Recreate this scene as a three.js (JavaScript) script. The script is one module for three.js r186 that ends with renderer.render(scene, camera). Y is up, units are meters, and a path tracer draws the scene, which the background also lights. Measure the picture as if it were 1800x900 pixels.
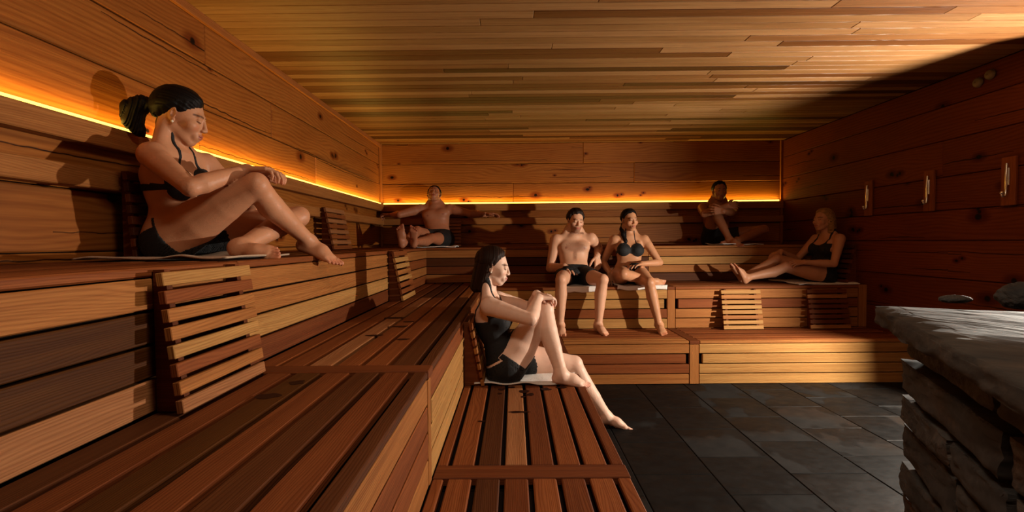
import * as THREE from 'three';
import { RectAreaLightUniformsLib } from 'three/addons/lights/RectAreaLightUniformsLib.js';
import { mergeGeometries } from 'three/addons/utils/BufferGeometryUtils.js';

// ---------------------------------------------------------------- camera, light, exposure
const scene = new THREE.Scene();
const camera = new THREE.PerspectiveCamera(2 * Math.atan(450 / 850) * 180 / Math.PI, 2, 0.05, 40);
camera.position.set(0, 1.235, 0);
camera.rotation.order = 'YXZ';
camera.rotation.set(-1.684 * Math.PI / 180, 0.2 * Math.PI / 180, -0.5 * Math.PI / 180);
scene.add(camera);
const renderer = new THREE.WebGLRenderer({ antialias: true });
renderer.toneMapping = THREE.LinearToneMapping;
renderer.toneMappingExposure = 1.0;
renderer.shadowMap.enabled = true;
scene.background = new THREE.Color(0x000000);
RectAreaLightUniformsLib.init();
const KEY = { at: [3.34, 1.12, -2.98], color: [1, 0.91, 0.77], power: 41, radius: 1.5 };
const PANEL = { at: [0.25, 2.497 - 0.034, -0.95], size: [0.7, 0.36], color: [1, 0.80, 0.60], power: 30 };
const GLOW = { color: [1, 0.60, 0.085], left: 85, back: 85 };

// ---------------------------------------------------------------- the room's measures (metres; the camera looks along -z)
const T = 1.175, M = 0.783, L = 0.374;                 // heights of the three benches
const XW = -1.705, XR = 3.44, ZB = -6.22, ZN = 1.6, HC = 2.497;
const XT = -0.97, XM = -0.305, XL = 0.418;             // fronts of the benches along the near wall
const ZL = -4.12, ZM = -4.72, ZT = -5.37;              // fronts of the benches along the back wall
const LED_Y = 1.727;

// ---------------------------------------------------------------- small helpers
function rng(seed) { let a = seed >>> 0; return () => { a = (a + 0x6D2B79F5) | 0; let t = Math.imul(a ^ (a >>> 15), 1 | a); t = (t + Math.imul(t ^ (t >>> 7), 61 | t)) ^ t; return ((t ^ (t >>> 14)) >>> 0) / 4294967296; }; }
const R0 = rng(7);
const used = {};
function numbered(n) { const k = used[n] = (used[n] ?? -1) + 1; return k ? n + '_' + String(k).padStart(3, '0') : n; }
function thing(name, label, category, p = [0, 0, 0], turn = 0, group) {
  const o = new THREE.Group(); o.name = numbered(name); o.position.set(...p); o.rotation.y = turn;
  o.userData = { label, category }; if (group) o.userData.group = group; scene.add(o); return o;
}
function mesh(name, geo, mat, parent, p) {
  const m = new THREE.Mesh(geo, mat); m.name = numbered(name); m.castShadow = m.receiveShadow = true;
  if (p) m.position.set(...p); (parent ?? scene).add(m); return m;
}
function hash(x, y, s) { let h = Math.imul(x | 0, 374761393) ^ Math.imul(y | 0, 668265263) ^ Math.imul(s | 0, 2246822519); h = Math.imul(h ^ (h >>> 13), 1274126177); h ^= h >>> 16; return (h >>> 0) / 4294967296; }
function noise(x, y, px, py, s) {                      // periodic value noise, 0..1
  const xi = Math.floor(x), yi = Math.floor(y), fx = x - xi, fy = y - yi, u = fx * fx * (3 - 2 * fx), v = fy * fy * (3 - 2 * fy);
  const x0 = ((xi % px) + px) % px, x1 = (x0 + 1) % px, y0 = ((yi % py) + py) % py, y1 = (y0 + 1) % py;
  const a = hash(x0, y0, s), b = hash(x1, y0, s), c = hash(x0, y1, s), d = hash(x1, y1, s);
  return a + (b - a) * u + (c - a) * v + (a - b - c + d) * u * v;
}
function fbm(x, y, px, py, s, o = 4) { let t = 0, a = 0.5, n = 0; for (let i = 0; i < o; i++) { t += a * noise(x, y, px, py, s + i); n += a; a *= 0.5; x *= 2; y *= 2; px *= 2; py *= 2; } return t / n; }
function noise3(x, y, z, s = 0) {
  const xi = Math.floor(x), yi = Math.floor(y), zi = Math.floor(z), f = t => t * t * (3 - 2 * t), u = f(x - xi), v = f(y - yi), w = f(z - zi);
  const h = (i, j, k) => hash(xi + i, Math.imul(yi + j, 7919) + Math.imul(zi + k, 104729), s);
  const l = (a, b, t) => a + (b - a) * t;
  return l(l(l(h(0, 0, 0), h(1, 0, 0), u), l(h(0, 1, 0), h(1, 1, 0), u), v), l(l(h(0, 0, 1), h(1, 0, 1), u), l(h(0, 1, 1), h(1, 1, 1), u), v), w);
}
const clamp = (x, a, b) => x < a ? a : x > b ? b : x, mix = (a, b, t) => a + (b - a) * t;
const smooth = (a, b, x) => { const t = clamp((x - a) / (b - a), 0, 1); return t * t * (3 - 2 * t); };
function tex(w, h, fn, srgb) {
  const d = new Uint8Array(w * h * 4);
  for (let j = 0; j < h; j++) for (let i = 0; i < w; i++) { const c = fn(i, j), k = (j * w + i) * 4; for (let q = 0; q < 3; q++) d[k + q] = clamp(Array.isArray(c) ? c[q] : c, 0, 1) * 255; d[k + 3] = 255; }
  const t = new THREE.DataTexture(d, w, h); t.wrapS = t.wrapT = THREE.RepeatWrapping; t.magFilter = THREE.LinearFilter; t.minFilter = THREE.LinearMipmapLinearFilter; t.generateMipmaps = true;
  if (srgb) t.colorSpace = THREE.SRGBColorSpace; t.needsUpdate = true; return t;
}
const lerp3 = (a, b, t) => [mix(a[0], b[0], t), mix(a[1], b[1], t), mix(a[2], b[2], t)];

// ---------------------------------------------------------------- wood
function cedar(seed, w = 1024, h = 512, SL = 2.4, SW = 0.48) {   // straight-grained board wood; u along the grain
  const g = new Float32Array(w * h);
  const t = tex(w, h, (i, j) => {
    const u = i / w, v = j / h;
    const warp = fbm(u * 3, v * 5, 3, 5, seed, 3) + 0.25 * fbm(u * 9, v * 6, 9, 6, seed + 9, 2);
    const ring = 0.5 + 0.5 * Math.sin(6.283 * (v * 62 + warp * 9));
    const fibre = 0.6 * noise(u * 24, v * 340, 24, 340, seed + 20) + 0.4 * noise(u * 70, v * 190, 70, 190, seed + 21);
    const streak = noise(u * 5, v * 44, 5, 44, seed + 30), patch = fbm(u * 4, v * 4, 4, 4, seed + 40, 3);
    const s = 0.24 * ring * ring + 0.34 * fibre + 0.30 * streak + 0.35 * (patch - 0.5);
    g[j * w + i] = 1 - 0.5 * ring * ring - 0.5 * fibre;
    return lerp3([0.93, 0.90, 0.86], [0.60, 0.50, 0.42], clamp(s, 0, 1));
  }, true);
  const b = tex(w, h, (i, j) => g[j * w + i]);
  for (const x of [t, b]) x.repeat.set(1 / SL, 1 / SW);
  return { map: t, bump: b };
}
function pine(seed, w = 2048, h = 512, SL = 5.0, SW = 1.2) {     // knotty wall planks with drying checks
  const r = rng(seed), knots = [], cracks = [];
  for (let i = 0; i < 24; i++) { const big = r() < 0.6; knots.push([r() * SL, r() * SW, (big ? 0.013 : 0.006) + r() * 0.011, 0.8 + r() * 0.7]); if (r() < 0.45) { const k = knots[knots.length - 1]; knots.push([k[0] + 0.01 + r() * 0.05, k[1] + (r() - 0.5) * 0.09, 0.007 + r() * 0.008, 1]); } }
  for (let i = 0; i < 12; i++) cracks.push([r() * SL, r() * SW, 0.5 + r() * 1.3, 0.0012 + r() * 0.0016, r() * 100]);
  const g = new Float32Array(w * h), wrap = (d, p) => d - p * Math.round(d / p);
  const t = tex(w, h, (i, j) => {
    const u = i / w * SL, v = j / h * SW;
    let gw = 0, dark = 0, red = 0, crack = 0;
    for (const [ku, kv, kr, ke] of knots) {
      const du = wrap(u - ku, SL), dv = wrap(v - kv, SW); if (Math.abs(du) > 0.35 || Math.abs(dv) > 0.15) continue;
      const q = Math.hypot(du / ke, dv) / kr; gw += Math.sign(dv) * Math.exp(-((du / 0.10) ** 2) - Math.abs(dv) / 0.04) * kr * 1.1;
      dark = Math.max(dark, 1 - smooth(0.6, 1.25, q)); red = Math.max(red, 1 - smooth(1, 3.2, Math.hypot(du / 1.7, dv) / kr));
    }
    for (const [cu, cv, cl, cw, cs] of cracks) {
      const du = wrap(u - cu, SL); if (Math.abs(du) > cl / 2) continue;
      const yv = cv + 0.02 * (noise(u * 2.4 + cs, cs, 9999, 9999, seed) - 0.5) + 0.006 * noise(u * 22 + cs, 1, 9999, 9999, seed + 3), wd = cw * (1 - Math.pow(Math.abs(du) * 2 / cl, 2)) * (0.5 + noise(u * 9, cs, 9999, 9999, seed + 4));
      crack = Math.max(crack, 1 - smooth(wd * 0.6, wd + 0.0022, Math.abs(wrap(v - yv, SW))));
    }
    const uu = u / SL, vv = (v - gw) / SW;
    const ring = 0.5 + 0.5 * Math.sin(6.283 * (vv * 46 + 7 * fbm(uu * 5, v / SW * 4, 5, 4, seed + 11, 3)));
    const fibre = noise(uu * 60, v / SW * 330, 60, 330, seed + 12), patch = fbm(uu * 8, v / SW * 4, 8, 4, seed + 13, 3);
    let c = lerp3([0.95, 0.91, 0.85], [0.68, 0.56, 0.45], clamp(0.34 * ring * ring + 0.3 * fibre + 0.5 * (patch - 0.35), 0, 1));
    c = lerp3(c, [0.52, 0.32, 0.20], 0.7 * red); c = lerp3(c, [0.10, 0.06, 0.045], 0.94 * dark); c = lerp3(c, [0.12, 0.075, 0.05], 0.9 * crack);
    g[j * w + i] = 0.7 + 0.3 * (1 - fibre) - 0.7 * crack - 0.15 * dark; return c;
  }, true);
  const b = tex(w, h, (i, j) => g[j * w + i]);
  for (const x of [t, b]) x.repeat.set(1 / SL, 1 / SW);
  return { map: t, bump: b };
}
const CED = [cedar(11), cedar(57), cedar(93)], PIN = [pine(5), pine(71)];
const woodMat = (t, color, rough = 0.55, bump = 0.0006) => new THREE.MeshPhysicalMaterial({ specularIntensity: 0.25, map: t.map, bumpMap: t.bump, bumpScale: bump, color, roughness: rough });
const TONES = { light: 0xc99d60, tan: 0xb97f47, pink: 0xb27e55, red: 0x96582f, rust: 0x7d4624, brown: 0x5f371b, olive: 0x5a3613 };
const cedarMats = {};
function cedarMat(tone) { const k = tone + Math.floor(R0() * 3); return cedarMats[k] ??= woodMat(CED[+k.slice(-1)], TONES[tone], 0.62); }
const MIXES = { tread: ['red', 'rust', 'tan', 'red', 'brown', 'pink', 'red'], face: ['tan', 'light', 'red', 'tan', 'pink', 'brown'], rest: ['tan', 'light', 'pink', 'red', 'light'] };
const pick = a => a[Math.floor(R0() * a.length)];
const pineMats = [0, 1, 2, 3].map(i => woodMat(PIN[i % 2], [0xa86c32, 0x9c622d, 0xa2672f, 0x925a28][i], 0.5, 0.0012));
const pineShaded = [0, 1, 2].map(i => woodMat(PIN[i % 2], [0x743b18, 0x693415, 0x6f3816][i], 0.6, 0.0012));  // same pine for the right wall, its shade put into the darker colour
const ceilMats = ['#a07a50', '#946a42', '#b08a60', '#774e2a', '#55361a'].flatMap((c, i) => [woodMat(CED[i % 3], c, 0.42, 0.0008)]);
const darkWood = woodMat(CED[1], 0x1c0e06, 0.9), dimWood = woodMat(CED[0], 0x5a321a, 0.7);

// a board with chamfered edges; lx, ly, lz are its sizes, the grain runs along axis g
function board(lx, ly, lz, g = 'x', c = 0.003, seedU = R0() * 3, seedV = R0()) {
  c = Math.min(c, lx * 0.3, ly * 0.3, lz * 0.3);
  const P = [], N = [], U = [], h = [lx / 2, ly / 2, lz / 2], gi = 'xyz'.indexOf(g), o = [0, 1, 2].filter(i => i !== gi);
  const tri = (a, b, d) => {
    const ux = b[0] - a[0], uy = b[1] - a[1], uz = b[2] - a[2], vx = d[0] - a[0], vy = d[1] - a[1], vz = d[2] - a[2];
    let n = [uy * vz - uz * vy, uz * vx - ux * vz, ux * vy - uy * vx]; const q = Math.hypot(...n); n = n.map(x => x / q);
    const mid = (a[0] + b[0] + d[0]) * n[0] + (a[1] + b[1] + d[1]) * n[1] + (a[2] + b[2] + d[2]) * n[2];
    if (mid < 0) { [b, d] = [d, b]; n = n.map(x => -x); }
    const ax = [0, 1, 2].reduce((m, i) => Math.abs(n[i]) > Math.abs(n[m]) + 1e-6 ? i : m, o[0]);
    for (const p of [a, b, d]) { P.push(...p); N.push(...n); if (ax === gi) U.push(p[o[0]] * 0.2 + seedU, p[o[1]] + seedV); else { const w = o.find(i => i !== ax); U.push(p[gi] + seedU, p[w] + seedV + (ax === o[0] ? 0 : 0.13)); } }
  };
  const quad = (a, b, d, e) => { tri(a, b, d); tri(a, d, e); };
  const V = (i, s, full) => { const p = [0, 1, 2].map(k => s[k] * (h[k] - (k === i ? 0 : c))); return p; };
  for (let i = 0; i < 3; i++) for (const s of [-1, 1]) { const [j, k] = [0, 1, 2].filter(q => q !== i), m = (a, b) => { const v = [0, 0, 0]; v[i] = s; v[j] = a; v[k] = b; return V(i, v); }; quad(m(-1, -1), m(1, -1), m(1, 1), m(-1, 1)); }
  for (let i = 0; i < 3; i++) { const [j, k] = [0, 1, 2].filter(q => q !== i); for (const a of [-1, 1]) for (const b of [-1, 1]) { const m = (s, f) => { const v = [0, 0, 0]; v[i] = s; v[j] = a; v[k] = b; return V(f, v); }; quad(m(-1, j), m(1, j), m(1, k), m(-1, k)); } }
  for (const a of [-1, 1]) for (const b of [-1, 1]) for (const d of [-1, 1]) { const s = [a, b, d]; tri(V(0, s), V(1, s), V(2, s)); }
  const G = new THREE.BufferGeometry(); G.setAttribute('position', new THREE.Float32BufferAttribute(P, 3)); G.setAttribute('normal', new THREE.Float32BufferAttribute(N, 3)); G.setAttribute('uv', new THREE.Float32BufferAttribute(U, 2)); return G;
}
function plank(name, parent, mat, lo, hi, g, c) { return mesh(name, board(hi[0] - lo[0], hi[1] - lo[1], hi[2] - lo[2], g, c), mat, parent, [(lo[0] + hi[0]) / 2, (lo[1] + hi[1]) / 2, (lo[2] + hi[2]) / 2]); }
function structure(name, lo, hi, mat, g = 'x') {
  const m = mesh(name, board(hi[0] - lo[0], hi[1] - lo[1], hi[2] - lo[2], g, 0.001), mat, scene, [0, 0, 0]);
  m.geometry.translate((lo[0] + hi[0]) / 2, (lo[1] + hi[1]) / 2, (lo[2] + hi[2]) / 2); m.userData.kind = 'structure'; return m;
}

// ---------------------------------------------------------------- walls of squared logs, rails under the light strip
const wallLeft = structure('wall_left', [XW - 0.2, 0, ZB - 0.2], [XW - 0.03, HC + 0.1, ZN + 0.2], darkWood, 'z');
const wallBack = structure('wall_back', [XW - 0.03, 0, ZB - 0.2], [XR + 0.03, HC + 0.1, ZB - 0.03], darkWood, 'x');
const wallRight = structure('wall_right', [XR + 0.03, 0, ZB - 0.2], [XR + 0.2, HC + 0.1, ZN + 0.2], darkWood, 'z');
const wallNear = structure('wall_near', [XW - 0.03, 0, ZN + 0.03], [XR + 0.03, HC + 0.1, ZN + 0.2], dimWood, 'x');
const SEAMS = [0.02, 0.30, 0.58, 0.91, 1.21, 1.455, LED_Y - 0.006, 1.985, 2.235, HC];
const JOINTS_L = { 6: [-2.65, -4.2], 7: [-3.45], 8: [-2.72], 5: [-3.1], 4: [-2.2] }, JOINTS_B = { 6: [-0.0], 7: [1.55], 8: [0.9], 5: [0.7] }, JOINTS_R = { 6: [-3.9], 7: [-2.6] };
for (let i = 0; i < SEAMS.length - 1; i++) {
  const y0 = SEAMS[i] + 0.0025, y1 = SEAMS[i + 1] - 0.0025, d = () => 0.0 - R0() * 0.006;
  if (i >= 3) {
    const zs = [ZN, ...(JOINTS_L[i] ?? []), ZB];
    for (let k = 0; k < zs.length - 1; k++) plank('plank', wallLeft, pick(pineMats), [XW - 0.035, y0, zs[k + 1] + 0.001], [XW + d(), y1, zs[k] - 0.001], 'z', 0.005);
    const xs = [XW, ...(JOINTS_B[i] ?? []), XR];
    for (let k = 0; k < xs.length - 1; k++) plank('plank', wallBack, pick(pineMats), [xs[k] + 0.001, y0, ZB - 0.035], [xs[k + 1] - 0.001, y1, ZB + d()], 'x', 0.005);
  }
}
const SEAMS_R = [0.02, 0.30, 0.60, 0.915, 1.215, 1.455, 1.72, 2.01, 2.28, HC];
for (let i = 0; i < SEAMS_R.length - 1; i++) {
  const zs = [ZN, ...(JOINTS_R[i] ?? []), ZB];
  for (let k = 0; k < zs.length - 1; k++) plank('plank', wallRight, pick(pineShaded), [XR - R0() * 0.006, SEAMS_R[i] + 0.0025, zs[k + 1] + 0.001], [XR + 0.035, SEAMS_R[i + 1] - 0.0025, zs[k] - 0.001], 'z', 0.005);
}
for (const [y0, y1] of [[1.632, LED_Y - 0.006], [1.46, 1.54]]) {
  plank('rail', wallLeft, cedarMat('tan'), [XW, y0, ZB + 0.065], [XW + 0.062, y1, ZN - 0.02], 'z', 0.004);
  plank('rail', wallBack, cedarMat('tan'), [XW + 0.0, y0, ZB], [XR - 0.01, y1, ZB + 0.062], 'x', 0.004);
}
const trim = (n, lo, hi, g) => structure(n, lo, hi, woodMat(CED[2], 0xb9783f, 0.5), g);
trim('trim_1', [XW, 1.18, ZB], [XW + 0.03, HC - 0.002, ZB + 0.03], 'y');
trim('trim_2', [XR - 0.03, 1.18, ZB], [XR, HC - 0.002, ZB + 0.03], 'y');
trim('trim_3', [XW, HC - 0.045, ZB + 0.03], [XW + 0.02, HC, ZN], 'z');

// ---------------------------------------------------------------- ceiling of narrow boards running across the room
const ceiling = structure('ceiling', [XW - 0.03, HC + 0.02, ZB - 0.03], [XR + 0.03, HC + 0.18, ZN + 0.03], darkWood, 'x');
{
  const w = 0.0875;
  for (let z = ZN; z > ZB; z -= w) {
    let x = XW - 0.0;
    const far = z < -2.2;
    while (x < XR - 0.01) {
      let l = far ? 1.2 + R0() * 2.6 : 5.2; if (x + l > XR - 0.5) l = XR - x;
      plank('plank', ceiling, ceilMats[Math.min(4, Math.floor(Math.pow(R0(), 1.25) * 5))], [x + 0.0006, HC, Math.max(ZB, z - w + 0.0022)], [x + l - 0.0006, HC + 0.022, z - 0.0008], 'x', 0.0035);
      x += l;
    }
  }
}

// ---------------------------------------------------------------- slate floor
const slate = [3, 19].map(s => {
  const wet = new Float32Array(512 * 512);
  const map = tex(512, 512, (i, j) => {
    const u = i / 512, v = j / 512, n = fbm(u * 4, v * 7, 4, 7, s, 5), q = fbm(u * 30, v * 22, 30, 22, s + 8, 3), dry = smooth(0.50, 0.60, fbm(u * 3 + 0.4 * n, v * 5, 3, 5, s + 30, 4));
    wet[j * 512 + i] = dry; const g = mix(0.065, 0.115, dry) + 0.04 * (q - 0.5) + 0.045 * (n - 0.5);
    return lerp3([g * 1.04, g * 0.98, g * 0.92], [g * 1.22, g * 0.94, g * 0.72], smooth(0.5, 0.75, fbm(u * 3, v * 3, 3, 3, s + 50, 3)));
  }, true);
  const rough = tex(512, 512, (i, j) => { const d = wet[j * 512 + i], q = noise(i / 10, j / 14, 52, 37, s); return mix(0.55, 0.95, d) + 0.14 * (q - 0.5); });
  const bump = tex(512, 512, (i, j) => fbm(i / 60, j / 100, 9, 5, s + 2, 5));
  for (const t of [map, rough, bump]) t.repeat.set(1 / 1.3, 1 / 1.3);
  return new THREE.MeshPhysicalMaterial({ map, roughnessMap: rough, roughness: 1, bumpMap: bump, bumpScale: 0.006, specularIntensity: 0.18 });
});
const floor = structure('floor', [XW - 0.03, -0.2, ZB - 0.03], [XR + 0.03, -0.012, ZN + 0.03], new THREE.MeshStandardMaterial({ color: 0x120f0d, roughness: 0.9 }), 'x');
{
  let col = 0;
  for (let x = XL - 0.20; x < XR; x += 0.41, col++) for (let z = -1.9 + (col % 2) * 0.2; z > ZL - 0.05; z -= 0.41) {
    const t = plank('tile', floor, slate[(col + Math.round(z * 3)) & 1], [x + 0.002, -0.012, Math.max(ZL - 0.03, z - 0.407)], [Math.min(XR, x + 0.408), R0() * 0.0015, z], 'z', 0.003);
    if (t.position.z > -1.2) floor.remove(t);
  }
}

// ---------------------------------------------------------------- benches
// along: 'z' runs away from the camera, its front faces +x; 'x' runs along the back wall, its front faces +z
function bench(label, along, s0, s1, back, front, y0, y1, opt = {}) {
  const len = Math.abs(s1 - s0), dep = Math.abs(front - back), sm = (s0 + s1) / 2, dm = (back + front) / 2;
  const b = along === 'z' ? thing('sauna_bench', label, 'bench', [dm, 0, sm], Math.PI / 2) : thing('sauna_bench', label, 'bench', [sm, 0, dm]);
  const u0 = -len / 2 + 0.0015, u1 = len / 2 - 0.0015, vf = dep / 2, vb = -dep / 2;
  plank('frame', b, darkWood, [u0 + 0.004, 0.004, vb + 0.004], [u1 - 0.004, y1 - 0.045, vf - 0.034], 'x', 0.002);
  const cw = opt.cross ?? 0, us = u0 + cw + (cw ? 0.003 : 0);
  const tops = opt.tops ?? [], faces = opt.faces ?? [], tm = opt.tread ?? MIXES.tread;
  // slats: half a slat at the front, then whole ones back to the face behind
  let v = vf, n = 0; const pitch = 0.1027, sw = 0.0850;
  while (v > vb + 0.02) {
    const w = n === 0 ? 0.047 : sw, lo = Math.max(vb + 0.002, v - w);
    plank('slat', b, cedarMat(tops[n] ?? pick(tm)), [us, y1 - 0.026, lo], [u1, y1 - R0() * 0.0008, v], 'x', 0.0045);
    v -= n === 0 ? 0.047 + pitch - sw : pitch; n++;
  }
  if (cw) plank('cross_board', b, cedarMat(opt.crossTone ?? 'rust'), [u0, y1 - 0.03, vb + 0.002], [u0 + cw, y1 + 0.001, vf + 0.003], 'z', 0.003);
  const post = opt.post ?? 0;
  if (post) { plank('post', b, cedarMat(opt.postTone ?? 'tan'), [u0, y0 + 0.002, vf - 0.03], [u0 + post, y1 - 0.032, vf + 0.002], 'y', 0.003); }
  if (opt.endPost) plank('post', b, cedarMat('tan'), [u1 - opt.endPost, y0 + 0.002, vf - 0.02], [u1, y1 + 0.004, vf + 0.012], 'y', 0.003);
  const nb = 4, hgt = y1 - 0.03 - y0, ph = hgt / nb;
  for (let i = 0; i < nb; i++) {                                   // face boards, from the top down
    const yt = y1 - 0.030 - i * ph, yb = yt - ph + (i === nb - 1 ? 0.003 : 0.008);
    let a = u0 + (post ? post + 0.005 : 0), e = u1 - (opt.endPost ? opt.endPost + 0.004 : 0);
    if (i === 1 && post) a += 0.028; if (i === 1 && opt.notchEnd) e -= 0.028;
    const cut = (opt.faceCuts ?? {})[i], ends = cut === undefined ? [a, e] : [a, cut, e];
    for (let k = 0; k < ends.length - 1; k++) plank('face_board', b, cedarMat(faces[i] ? [].concat(faces[i])[k % [].concat(faces[i]).length] : pick(MIXES.face)), [ends[k] + (k ? 0.0008 : 0), yb, vf - 0.024 - R0() * 0.003], [ends[k + 1], yt, vf - R0() * 0.002], 'x', 0.003);
  }
  return b;
}
const D = 1.735, E2 = -3.96;
bench('long top bench along the strip-lit side wall, with two dark face boards, nearest section', 'z', ZN, -D + 0.04, XW, XT, M, T, { faces: ['tan', 'olive', 'olive', 'pink'] });
bench('top bench section the ponytailed woman sits on, along the side wall', 'z', -D + 0.04, E2, XW, XT, M, T, { faces: ['tan', ['tan', 'red'], 'light', 'rust'] });
bench('short top bench section with a slatted backrest leaned on its face, before the back corner', 'z', E2, ZT, XW, XT, M, T, { faces: ['tan', 'red', 'tan', 'red'] });
bench('middle bench section nearest the camera, wide slats with a pale front edge', 'z', ZN, -D + 0.055, XT, XM, L, M, { tops: ['brown', 'rust', 'brown', 'rust', 'olive', 'rust', 'brown'], faces: ['tan', 'red', 'red', 'tan'] });
bench('middle bench section beyond the crossboard, behind the back of the woman in black', 'z', -D + 0.055, E2, XT, XM, L, M, { cross: 0.09, post: 0.045, tops: ['brown', 'brown', 'red', 'red', 'pink', 'red', 'red'], faces: ['red', 'light', 'light', 'light'] });
bench('middle bench section in the corner below the man with outstretched arms', 'z', E2, ZT, XT, XM, L, M, { faces: ['tan', 'tan', 'light', 'tan'] });
bench('lowest bench section nearest the camera, cut off by the picture edge', 'z', ZN, -1.738, XM, XL, 0, L, { tops: ['red', 'red', 'rust', 'red', 'rust', 'brown', 'red', 'red'] });
bench('lowest bench section with wet marks that the woman in black sits on', 'z', -1.738, E2, XM, XL, 0, L, { cross: 0.1, post: 0.07, tops: ['rust', 'red', 'red', 'rust', 'pink', 'brown', 'red', 'red'] });
bench('lowest bench section in the corner, hidden behind the woman in black', 'z', E2, ZM, XM, XL, 0, L, {});
const XJ = 1.497;
bench('top bench along the back wall under the man with spread arms', 'x', XW, XJ, ZB, ZT, M, T, { faces: ['tan', 'brown', 'rust', 'tan'] });
bench('dark top bench along the back wall under the person hugging one knee', 'x', XJ, XR, ZB, ZT, M, T, { faces: ['tan', 'light', 'tan', 'brown'] });
bench('middle bench the couple sit on by the back wall', 'x', XM, XJ, ZT, ZM, L, M, { faces: ['light', 'light', 'red', 'light'], notchEnd: true });
bench('middle bench the blonde woman stretches her legs along', 'x', XJ, XR, ZT, ZM, L, M, { cross: 0.075, post: 0.075, endPost: 0.075, faces: ['tan', 'red', 'tan', 'tan'] });
bench('lowest bench by the back wall that the couple rest their feet on', 'x', XL, XJ, ZM, ZL, 0, L, { tops: ['tan', 'tan', 'red', 'red', 'red', 'red'], faces: ['tan', 'red', 'red', 'tan'], notchEnd: true });
bench('brightly lit lowest bench beside the stone heater, empty', 'x', XJ, XR, ZM, ZL, 0, L, { cross: 0.085, post: 0.08, tops: ['tan', 'red', 'red', 'rust', 'red', 'rust'], faces: ['light', 'light', 'light', 'light'] });

// ---------------------------------------------------------------- slatted backrests: eight slats on two raked sides
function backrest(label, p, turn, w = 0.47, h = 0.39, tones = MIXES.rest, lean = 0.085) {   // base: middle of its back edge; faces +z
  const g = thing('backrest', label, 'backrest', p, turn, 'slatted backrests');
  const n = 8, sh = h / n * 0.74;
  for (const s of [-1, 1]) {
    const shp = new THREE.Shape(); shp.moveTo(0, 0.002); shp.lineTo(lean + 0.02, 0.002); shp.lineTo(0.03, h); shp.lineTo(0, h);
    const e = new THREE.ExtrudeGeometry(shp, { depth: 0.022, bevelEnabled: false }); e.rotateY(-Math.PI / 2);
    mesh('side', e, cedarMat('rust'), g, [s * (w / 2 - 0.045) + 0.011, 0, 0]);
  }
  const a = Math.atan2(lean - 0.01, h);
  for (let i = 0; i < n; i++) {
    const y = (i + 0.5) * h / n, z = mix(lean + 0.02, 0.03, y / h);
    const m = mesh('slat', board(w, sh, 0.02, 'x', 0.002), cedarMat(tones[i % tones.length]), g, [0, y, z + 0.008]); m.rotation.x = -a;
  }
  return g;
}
backrest('big slatted backrest nearest the camera, leaned on the top bench face', [XT + 0.004, M, -1.465], Math.PI / 2, 0.42, 0.385, ['pink', 'tan', 'red', 'light', 'tan', 'tan', 'red', 'light'], 0.06);
backrest('slatted backrest in the far side corner on the middle bench', [XT + 0.004, M, -3.92], Math.PI / 2, 0.45, 0.39, ['light', 'red', 'red', 'light', 'tan', 'light']);
backrest('slatted backrest standing on the top bench beyond the ponytailed woman, against the wall', [XW + 0.064, T, -4.33], Math.PI / 2, 0.45, 0.37, ['red', 'pink']);
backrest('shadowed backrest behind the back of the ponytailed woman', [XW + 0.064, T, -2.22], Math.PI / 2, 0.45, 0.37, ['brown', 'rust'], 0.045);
backrest('backrest behind the woman in the black tank swimsuit, against the middle bench', [XM + 0.004, L, -3.07], Math.PI / 2, 0.45, 0.38, ['tan', 'red']);
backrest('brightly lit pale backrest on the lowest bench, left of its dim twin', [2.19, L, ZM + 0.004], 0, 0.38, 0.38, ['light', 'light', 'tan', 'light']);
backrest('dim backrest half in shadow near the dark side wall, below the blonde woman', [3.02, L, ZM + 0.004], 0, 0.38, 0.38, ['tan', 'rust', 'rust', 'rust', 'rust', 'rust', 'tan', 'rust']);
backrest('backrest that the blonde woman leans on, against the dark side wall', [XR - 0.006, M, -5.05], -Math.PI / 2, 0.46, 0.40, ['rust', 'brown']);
backrest('backrest behind the man with outstretched arms at the back wall', [-0.88, T, ZB + 0.064], 0, 0.44, 0.34, ['tan', 'pink']);
backrest('backrest behind the couple, standing before the top bench face', [0.66, M, ZT + 0.004], 0, 0.42, 0.36, ['brown', 'rust']);

// ---------------------------------------------------------------- amber light strips behind the rails
const glowMat = new THREE.MeshStandardMaterial({ color: 0x2a1a08, emissive: new THREE.Color().setRGB(...GLOW.color.map((c, i) => [3.6, 2.2, 0.32][i])), emissiveIntensity: 1, roughness: 0.6 });
const channelMat = new THREE.MeshStandardMaterial({ color: 0x6b5a45, roughness: 0.5, metalness: 0.4 });
function strip(label, lo, hi, ax, power, face) {
  const g = thing('led_strip', label, 'light strip', [(lo[0] + hi[0]) / 2, lo[1], (lo[2] + hi[2]) / 2]);
  const sx = hi[0] - lo[0], sz = hi[2] - lo[2];
  mesh('channel', board(sx, 0.004, sz, ax, 0.0005), channelMat, g, [0, 0.002, 0]);
  mesh('light_line', board(ax === 'x' ? sx - 0.01 : 0.012, 0.018, ax === 'x' ? 0.012 : sz - 0.01, ax, 0.002), glowMat, g, [0, 0.0135, 0]);
  const l = new THREE.RectAreaLight(new THREE.Color().setRGB(...GLOW.color), power, ax === 'x' ? sx - 0.02 : sz - 0.02, 0.012);
  l.position.set((lo[0] + hi[0]) / 2 + face[0] * 0.004, lo[1] + 0.0245, (lo[2] + hi[2]) / 2 + face[2] * 0.004);
  scene.add(l);
  if (ax === 'z') l.up.set(1, 0, 0); else l.up.set(0, 0, 1);
  l.lookAt(l.position.x + face[0] * 0.12, l.position.y + 1, l.position.z + face[2] * 0.12);
  return g;
}
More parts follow.
